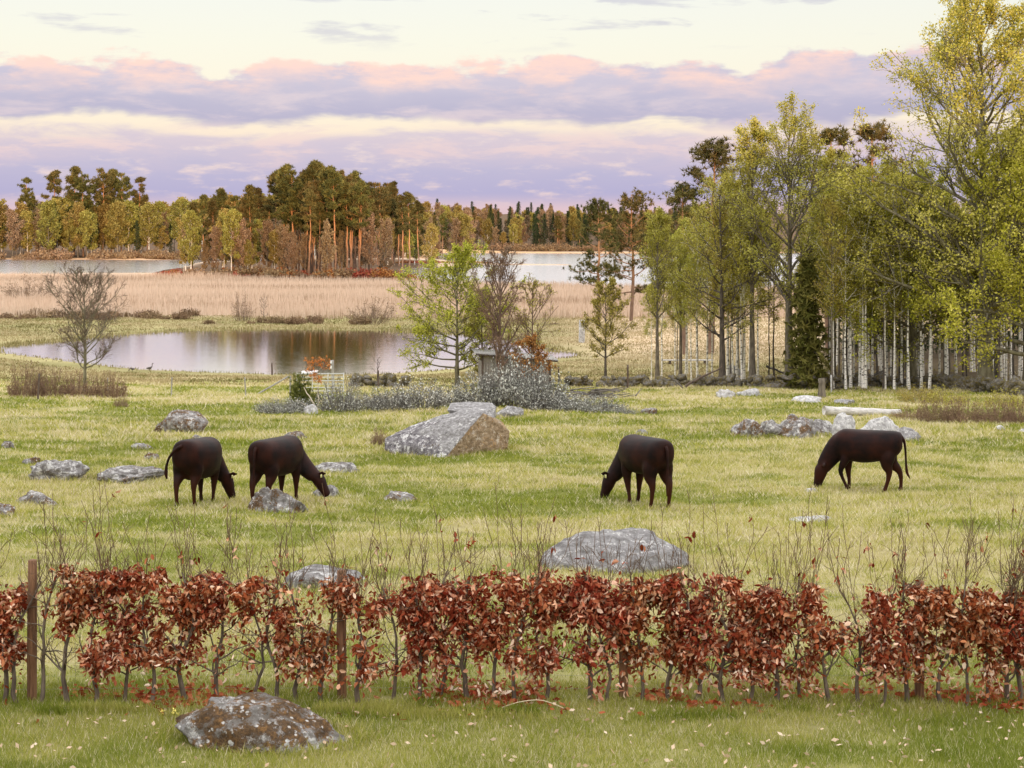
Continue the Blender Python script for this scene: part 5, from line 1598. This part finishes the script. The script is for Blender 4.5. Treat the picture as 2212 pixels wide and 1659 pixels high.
# ================================================================== bushes and brambles in the middle distance
GREYB = [shrub_proto('grey_bush', scrub(420 + i, 120, 1.7, 2.7, per=4, sz=0.11, tw=0.020, jit=0.09), M_TWIGGREY, M_BLOSSOM, M_TWIGGREY) for i in range(3)]
GREYB2 = [shrub_proto('grey_bush_bare', scrub(424 + i, 120, 1.5, 2.7, per=4, sz=0.075, tw=0.020, jit=0.09), M_TWIGGREY, M_BLOSSOM, M_TWIGGREY) for i in range(2)]
rng = rng_(320)
for x0, x1, top, base, k, lab in (
        (556, 640, 858, 894, 3, 'low dark grey bush left of the white boulder'), (600, 662, 862, 893, 0, 'low silver-flecked bush beside the white boulder'),
        (690, 775, 812, 890, 4, 'tall thin grey bush in front of the gate post'), (745, 830, 842, 888, 3, 'brownish grey bush right of the gate'), (800, 880, 838, 886, 0, 'silver-grey bush in front of the stone heap'),
        (860, 950, 822, 884, 1, 'pale flowering bush left of the green tree'), (930, 1020, 830, 878, 4, 'dark grey bush below the green tree'), (990, 1080, 808, 880, 0, 'dense grey bush behind the great boulder'),
        (1060, 1165, 778, 878, 2, 'largest silvery bush in front of the shed'), (1120, 1215, 800, 884, 1, 'silvery bush at the right corner of the shed'), (1150, 1240, 850, 888, 0, 'low white-flowering bush right of the shed'),
        (1210, 1290, 852, 890, 2, 'low white-flowering bush below the brushwood pile'), (1265, 1340, 856, 892, 0, 'last white-flowering bush at the right of the row'), (1328, 1372, 870, 894, 3, 'little grey bush at the end of the bush row')):
    X, d, z = gp((x0 + x1) / 2, base)
    pr = GREYB[k] if k < 3 else GREYB2[k - 3]
    s_ = (x1 - x0) / F * d / 2.6
    plant('grey_bush', pr, X, d + 0.6, lab, 'bush', None, s_ * 1.05, (base - top) / F * d / 1.6, rng=rng)
BRAM = [shrub_proto('bramble', scrub(430 + i, 170, 0.9, 2.6, per=3, sz=0.06, tw=0.013, jit=0.06), M_TWIG, M_TWIGLEAF, M_TWIG) for i in range(2)]
for i, (x0, x1, top, base, lab) in enumerate(((15, 85, 806, 856, 'bare reddish bramble at the far left below the pond'), (70, 150, 812, 856, 'bare reddish bramble left of the leafless tree'), (130, 205, 818, 856, 'bramble growing round the leafless tree foot'), (195, 268, 818, 858, 'bramble right of the leafless tree'),
                                          (1935, 2010, 880, 908, 'low dry bramble right of the fallen log'), (1990, 2070, 866, 912, 'brown bramble below the mossy wall'), (2050, 2130, 862, 914, 'bramble in front of the tallest tree trunk'), (2120, 2200, 868, 916, 'reddish bramble below the right end of the wall'), (2180, 2260, 868, 918, 'bramble at the right edge of the picture'),
                                          (800, 838, 925, 965, 'dry brown tussock at the left tip of the great boulder'), (240, 270, 855, 880, 'small dry weed clump below the brambles'))):
    X, d, z = gp((x0 + x1) / 2, base)
    plant('bramble' if i < 9 else 'dry_weeds', BRAM[i % 2], X, d + 0.4, lab, 'bramble' if i < 9 else 'weeds', None, (x1 - x0) / F * d / 2.4, (base - top) / F * d / (0.58 if base < 870 else 0.75), rng=rng)
SEDGY = shrub_proto('mossy_shrub', scrub(436, 90, 1.2, 2.6, per=5, sz=0.08, tw=0.010, jit=0.08), M_TWIGDARK, M_LEAF_OLIVE, M_TWIGDARK)
for x, base, lab in ((1985, 868, 'low olive shrub in front of the wall'), (2045, 872, 'olive undergrowth below the big trunk'), (2165, 880, 'olive undergrowth right of the big trunk'), (1770, 836, 'mossy shrub beside the cut stump')):
    X, d, z = gp(x, base)
    plant('undergrowth_shrub', SEDGY, X, d, lab, 'shrub', None, 0.75, rng=rng)

# juniper with the dead roots below it
def blob_bush(seed, h, w_, n_, m):
    rng = rng_(seed)
    p = rng.normal(size=(n_, 3)); p = norm(p) * rng.uniform(0.3, 1, (n_, 1)) ** 0.5
    p = p * np.array([w_ / 2, w_ / 2, h / 2]) * (1 + 0.3 * rng.normal(size=(n_, 1))) + np.array([0, 0, h / 2])
    nd = needles(p, 10, 0.20, 0.035, rng, 0.9)
    P = polyline([(0, 0, -0.1), (0.03, 0, h * 0.4), (0, 0.02, h * 0.9)], 6, rng, 0.02)
    tr = tubes(P[None], np.linspace(0.05, 0.02, 6)[None], 6)
    return [('trunk', mk('juniper_trunk', tr[0], tr[1], M_DARK, smooth=True)), ('foliage', mk('juniper_foliage', nd[0], nd[1], m, {'tint': nd[2]}))]
X, d, z = gp(648, 884)
plant('juniper', blob_bush(5, 1.75, 0.95, 260, M_JUNIPER), X, d, 'olive-green juniper bush in front of the gate', 'bush', None, 1.0)
X, d, z = gp(660, 884)
plant('juniper', blob_bush(6, 0.9, 1.1, 150, M_JUNIPER), X + 0.2, d - 0.2, 'low juniper clump above the white boulder', 'bush', None, 1.0)
rng = rng_(66)
X, d, z = gp(684, 884)
root = thing('dead_roots', 'pale bleached dead roots above the white boulder', 'dead wood', (X, d, z))
for pts in ([(0, 0, -.1), (-.15, 0, .3), (-.45, 0.1, .7), (-.6, 0.1, .98)], [(0, 0, -.1), (.1, 0, .4), (.04, 0, .75), (.1, 0, 1.15)], [(0, 0, 0), (-.4, -.1, .15), (-.9, -.1, .42)], [(0.05, 0, 0), (.3, 0, .12), (.5, 0, .1)]):
    P = polyline(pts, 8, rng, 0.015)
    V, T = tubes(P[None], np.linspace(0.045, 0.015, 8)[None], 6)
    ob('root', mk('root', V, T, plain('wood_bleached', (0.55, 0.48, 0.38)) if 'wood_bleached' not in bpy.data.materials else bpy.data.materials['wood_bleached'], smooth=True), root)
OR = proto('beech_sapling', deciduous(515, 2.1, 0.035, 0.45, 1.05, 12, 0.3, 5, 4, 3, 0.09, up=0.2, jit=0.05, tw=1.4), M_DARK, M_RUSTORANGE, M_DARK)
X, d, z = gp(688, 862)
plant('beech_sapling', OR, X, d, 'small orange-leaved beech sapling beside the gate', 'tree', None, (862 - 780) / F * d / 2.1, rot=0.5)
X, d, z = gp(1148, 846)
plant('beech_sapling', proto('rust_sapling', deciduous(516, 2.6, 0.05, 0.25, 1.1, 18, 0.2, 6, 5, 6, 0.10, up=0.1, jit=0.07, tw=1.4), M_DARK, M_RUST, M_DARK), X, d, 'rust-red beech growing against the right end of the shed', 'tree', None, (846 - 742) / F * d / 2.5, rot=0.5)

# ================================================================== fences, gate, shed and other small things
def box_part(name, c, s, m, parent, rot=(0, 0, 0), bev=0.006):
    bm = bmesh.new(); bmesh.ops.create_cube(bm, size=1.0)
    for v in bm.verts: v.co = Vector((v.co.x * s[0], v.co.y * s[1], v.co.z * s[2]))
    bmesh.ops.bevel(bm, geom=bm.edges[:], offset=min(bev, min(s) * 0.3), segments=1, affect='EDGES')
    me = bpy.data.meshes.new(name); bm.to_mesh(me); bm.free(); me.materials.append(m)
    return ob(name, me, parent, c, rot)
for x, top, base, r, m, lab in ((82, 807, 862, .05, M_DARKWOOD, 'dark fence post in front of the left brambles'), (232, 816, 852, .04, M_GREYWOOD, 'grey fence post right of the leafless tree'), (370, 815, 858, .035, M_GREYWOOD, 'thin fence post in the grass below the pond'),
                                (531, 815, 858, .035, M_GREYWOOD, 'thin fence post left of the slanting rail'), (588, 784, 810, .07, M_DARKWOOD, 'dark post standing at the pond edge'), (627, 812, 862, .05, M_GREYWOOD, 'grey post holding the slanting rail'),
                                (817, 800, 838, .05, M_DARKWOOD, 'dark post standing in the stone heap'), (985, 790, 822, .04, M_DARKWOOD, 'short dark post behind the green tree'), (1207, 793, 830, .05, M_DARKWOOD, 'dark fence post right of the shed'),
                                (1356, 788, 838, .06, M_DARKWOOD, 'black fence post in the broken stone wall'), (1796, 810, 848, .05, M_ROCKPALE, 'white post in front of the mossy wall'), (720, 778, 846, .09, M_GREYWOOD, 'pale wooden gate post with insulators'), (702, 782, 806, .03, M_DARKWOOD, 'short black stake behind the gate post')):
    X, d, z = gp(x, base)
    round_post('fence_post', lab, X, d, (base - top) / F * d, r, m, lean=(rng_(x).normal() * 0.03, 0))
# slanting rail
X, d, z = gp(557, 852); X2 = at_px(622, d); 
P = polyline([(X, d, z + 0.03), ((X + X2) / 2, d + .1, z + 0.5), (X2, d + .2, z + 1.0)], 6, rng_(3))
V, T = tubes(P[None], np.full((1, 6), 0.05), 7, True)
tag(ob('slanting_rail', mk('slanting_rail', V, T, M_GREYWOOD)), 'grey rail leaning up to the post left of the juniper', 'rail')
# gate
M_GATE = plain('metal_galvanised', (0.55, 0.57, 0.58), 0.45)
X, d, z = gp(690, 853)
root = thing('field_gate', 'grey tubular metal gate between juniper and stone heap', 'gate', (X, d + 0.3, g1(X, d + 0.3)))
gw = 55 / F * d * 2 * 0.92
for k in range(6):
    P = np.array([[-gw / 2, 0, 0.2 + k * 0.19], [0, 0, 0.2 + k * 0.19], [gw / 2, 0, 0.2 + k * 0.19]])
    V, T = tubes(P[None], np.full((1, 3), 0.022), 8, True)
    ob('bar', mk('bar', V, T, M_GATE), root)
for xx in (-gw / 2, -gw / 6, gw / 6, gw / 2):
    P = np.array([[xx, 0.025, 0.15], [xx, 0.025, 0.7], [xx, 0.025, 1.2]])
    V, T = tubes(P[None], np.full((1, 3), 0.024), 8, True)
    ob('upright', mk('upright', V, T, M_GATE), root)
# white flat-topped trough near the water
M_WHITE = plain('paint_white', (0.78, 0.78, 0.80), 0.5)
X, d, z = gp(668, 811)
root = thing('trough', 'white flat-lidded trough by the pond behind the gate', 'trough', (X, d, z))
box_part('tub', (0, 0, 0.12), (1.25, 0.7, 0.3), M_GREYWOOD, root)
box_part('lid', (0, 0, 0.30), (1.4, 0.85, 0.05), M_WHITE, root, (0.10, -0.06, 0))
# insulator board on gate post
X, d, z = gp(720, 846)
for k, zz in enumerate((1.75, 1.45)):
    tag(box_part('insulator', (X - 0.13, d - 0.05, z + zz), (0.10, 0.08, 0.16), M_WHITE, None), ('upper' if k == 0 else 'lower') + ' white insulator on the pale gate post', 'insulator')

# shed: weathered boards, corrugated mono-pitch roof
X, d, z = gp(1110, 838)
d += 1.2; X = at_px(1110, d); z = g1(X, d)
SW, SD, SH = 4.2, 2.6, 1.95
root = thing('shed', 'weathered grey plank shed with low corrugated roof behind the bushes', 'shed', (X, d, z - 0.1), (0, 0, 0.12))
M_SHED = wood_mat('shed_boards', (0.17, 0.15, 0.14), (0.36, 0.33, 0.31), (1, 1, 0.05), 20)
rng = rng_(88)
npl = 25
for i in range(npl):
    xx = -SW / 2 + (i + 0.5) * SW / npl
    hh = SH + 0.26 - 0.40 * (i / npl)
    if i > 16:
        continue
    box_part('plank', (xx, -SD / 2 + rng.normal() * 0.006, hh / 2 + rng.normal() * 0.01), (SW / npl - 0.014, 0.025, hh), M_SHED, root, (0, rng.normal() * 0.006, 0), 0.003)
for k in range(9):
    box_part('board', (SW / 2 - 0.74, -SD / 2 + 0.02 + rng.normal() * 0.004, 0.12 + k * 0.20), (1.42, 0.025, 0.185), M_SHED, root, (0, rng.normal() * 0.006, 0), 0.003)
for sx in (-1, 1):
    for k in range(9):
        box_part('board', (sx * (SW / 2 - 0.01), 0, 0.12 + k * 0.20), (0.025, SD - 0.05, 0.185), M_SHED, root, (0, 0, 0), 0.003)
for k in range(9):
    box_part('board', (0, SD / 2 - 0.012, 0.12 + k * 0.20), (SW - 0.08, 0.025, 0.185), M_SHED, root, (0, 0, 0), 0.003)
for xx in (-SW / 2, SW / 2 - 1.46, SW / 2):
    box_part('corner_post', (xx, -SD / 2 - 0.03, SH / 2 + 0.05 - 0.04 * xx), (0.12, 0.07, SH + 0.25 - 0.1 * xx), M_DARKWOOD, root)
M_ROOF = plain('roof_corrugated', (0.30, 0.29, 0.28), 0.6)
rw = SW + 0.9
for k in range(6):
    nx = 25
    xa = np.linspace(-rw / 2 + k * rw / 6, -rw / 2 + (k + 1) * rw / 6 + 0.03, nx)
    V = []
    for yy in (-SD / 2 - 0.35, SD / 2 + 0.3):
        for x_ in xa:
            V.append((x_, yy, SH + 0.20 - 0.095 * x_ + 0.018 * math.sin(x_ * 2 * math.pi / 0.15) + 0.012 * (k % 2) + 0.02 * yy))
    V = np.array(V); V = np.concatenate([V, V - np.array([0, 0, 0.012])])
    q = []
    for i in range(nx - 1):
        q += [(i, i + 1, nx + i + 1, nx + i), (2 * nx + i, 3 * nx + i, 3 * nx + i + 1, 2 * nx + i + 1), (i, 2 * nx + i, 2 * nx + i + 1, i + 1), (nx + i, nx + i + 1, 3 * nx + i + 1, 3 * nx + i)]
    ob('roof_sheet', mk('roof_sheet', V, np.array(q), M_ROOF), root)
box_part('fascia', (0, -SD / 2 - 0.30, SH + 0.13), (rw, 0.03, 0.12), M_DARKWOOD, root, (0, 0.095, 0))

# fallen white log, cut stump, brushwood pile, drift log
M_LOG = wood_mat('log_bleached', (0.36, 0.345, 0.33), (0.62, 0.60, 0.59), (0.05, 1, 1), 14)
X, d, z = gp(1862, 897)
L_ = 176 / F * d
P = np.stack([np.linspace(-L_ / 2, L_ / 2, 12), 0.5 * np.linspace(-1, 1, 12), np.full(12, 0.2) - 0.0 * np.linspace(0, 1, 12)], 1) + rng_(4).normal(size=(12, 3)) * 0.008
V, T = tubes(P[None], np.linspace(0.20, 0.15, 12)[None], 14, True)
tag(ob('fallen_log', mk('fallen_log', V, T, M_LOG, smooth=False), None, (X, d, z - 0.05), (0, 0.06, 0)), 'long bleached log lying in the grass behind the stone heap', 'log')
X, d, z = gp(1775, 858)
P = np.array([[0, 0, -.1], [0, 0, .1], [0.01, 0, .4], [0.02, 0, .75], [0, 0, 1.0]])
V, T = tubes(P[None], np.array([[0.30, 0.24, 0.19, 0.18, 0.20]]), 12, True)
tag(ob('tree_stump', mk('tree_stump', V, T, M_BARK), None, (X, d, z)), 'grey cut stump standing in front of the mossy wall', 'stump')
X, d, z = gp(1295, 858)
root = thing('brushwood_pile', 'pile of grey dead branches below the broken stone wall', 'branch pile', (X, d, z))
rng = rng_(90)
for k in range(46):
    a = rng.normal() * 0.5 + (0 if rng.uniform() < .8 else 1.2); l_ = rng.uniform(0.7, 2.4)
    c = np.array([rng.normal() * 0.85, rng.normal() * 0.4, abs(rng.normal()) * 0.16 + 0.10])
    dr = np.array([math.cos(a), math.sin(a) * 0.6, rng.normal() * 0.16])
    P = np.stack([c - dr * l_ / 2, c + rng.normal(size=3) * 0.06, c + dr * l_ / 2 + rng.normal(size=3) * 0.05])
    P[:, 2] = np.maximum(P[:, 2], 0.02)
    P = polyline(P, 6, rng, 0.01)
    V, T = tubes(P[None], np.linspace(0.04, 0.012, 6)[None] * rng.uniform(.6, 1.2), 5)
    ob('branch', mk('branch', V, T, M_TWIGGREY, smooth=True), root)
for i, (x, y, l_, a, lab) in enumerate(((415, 801, 2.2, 0.1, 'dark driftwood log on the near pond bank'), (1520, 838, 2.6, 0.5, 'dark leaning branch propped on the broken wall'), (1690, 822, 2.5, -0.4, 'pale fallen branch leaning on the grove wall'), (1880, 832, 3.0, 0.35, 'long bare fallen branch across the mossy wall'), (1460, 842, 1.2, -0.7, 'short plank propped against the broken wall'))):
    X, d, z = gp(x, y)
    rng = rng_(95 + i)
    P = polyline([(-l_ / 2 * math.cos(a), 0, 0.06 + max(0, -math.sin(a)) * l_), (0, 0.05, 0.1 + abs(math.sin(a)) * l_ / 2), (l_ / 2 * math.cos(a), 0, 0.06 + max(0, math.sin(a)) * l_)], 8, rng, 0.03)
    V, T = tubes(P[None], np.linspace(0.09, 0.04, 8)[None], 7, True)
    tag(ob('fallen_branch', mk('fallen_branch', V, T, M_DARKWOOD if i < 2 else M_TWIGGREY), None, (X, d, z)), lab, 'branch')
# plank footbridge and pale stone pillar beyond the wall
X, d, z = gp(1485, 786)
root = thing('footbridge', 'long pale plank footbridge in the field behind the slim trees', 'footbridge', (X, d, z))
for k in range(2):
    box_part('plank', (0, k * 0.3 - 0.15, 0.32), (112 / F * d, 0.27, 0.06), M_LOG, root)
for xx in (-1.5, 1.5):
    box_part('support', (xx, 0, 0.12), (0.15, 0.5, 0.32), M_DARKWOOD, root)
X, d, z = gp(1257, 741)
root = thing('stone_pillar', 'pale upright stone pillar on the far pond bank', 'pillar', (X, d, z))
h_ = 50 / F * d
box_part('shaft', (0, 0, h_ / 2 - 0.05), (12 / F * d, 0.4, h_), M_ROCKPALE, root, (0, 0.02, 0.2), 0.05)

# geese on the bank, a white bird far off in the reeds
M_GOOSE = plain('feather_brown', (0.09, 0.075, 0.065)); M_GOOSEP = plain('feather_black', (0.02, 0.02, 0.02)); M_WBIRD = plain('feather_white', (0.8, 0.8, 0.78))
def goose(label, x, base, s, up, m, rotz):
    X, d, z = gp(x, base)
    root = thing('bird' if m is M_WBIRD else 'goose', label, 'bird', (X, d, z), (0, 0, rotz), None, (s,) * 3)
    secs = [(-0.30, .24, .02, .02), (-0.22, .25, .07, .06), (-0.05, .25, .13, .12), (0.10, .27, .12, .12), (0.20, .32, .07, .08), (0.23, .40, .04, .045)]
    if up:
        secs2 = [(0.20, 0, .33, .06), (0.24, 0, .45, .035), (0.24, 0, .58, .03), (0.26, 0, .68, .04), (0.31, 0, .69, .036), (0.37, 0, .67, .015)]
    else:
        secs2 = [(0.18, 0, .30, .06), (0.28, 0, .28, .035), (0.38, 0, .18, .03), (0.44, 0, .08, .035), (0.48, 0, .03, .015)]
    a = trunk_loft(dens([(p[0], p[1], p[2], p[3], 0) for p in secs])); b = limb_loft(dens(secs2), 0.9)
    V, T, _ = join([a, b])
    ob('body', mk('goose_body', V, T, [m], smooth=True), root)
    for sy in (-1, 1):
        P = np.array([[0, sy * .05, .16], [0.01, sy * .05, .08], [0, sy * .05, 0.0], [0.06, sy * .05, -0.01]])
        V, T = tubes(P[None], np.full((1, 4), 0.013), 5, True)
        ob('leg', mk('goose_leg', V, T, M_GOOSEP), root)
goose('goose with raised neck on the near pond bank', 323, 801, 0.9, True, M_GOOSE, 0.3)
goose('goose feeding low on the near pond bank', 286, 802, 0.8, False, M_GOOSE, 2.9)
goose('tiny white wading bird at the tip of the islet', 882, 617, 1.3, True, M_WBIRD, 2.0)
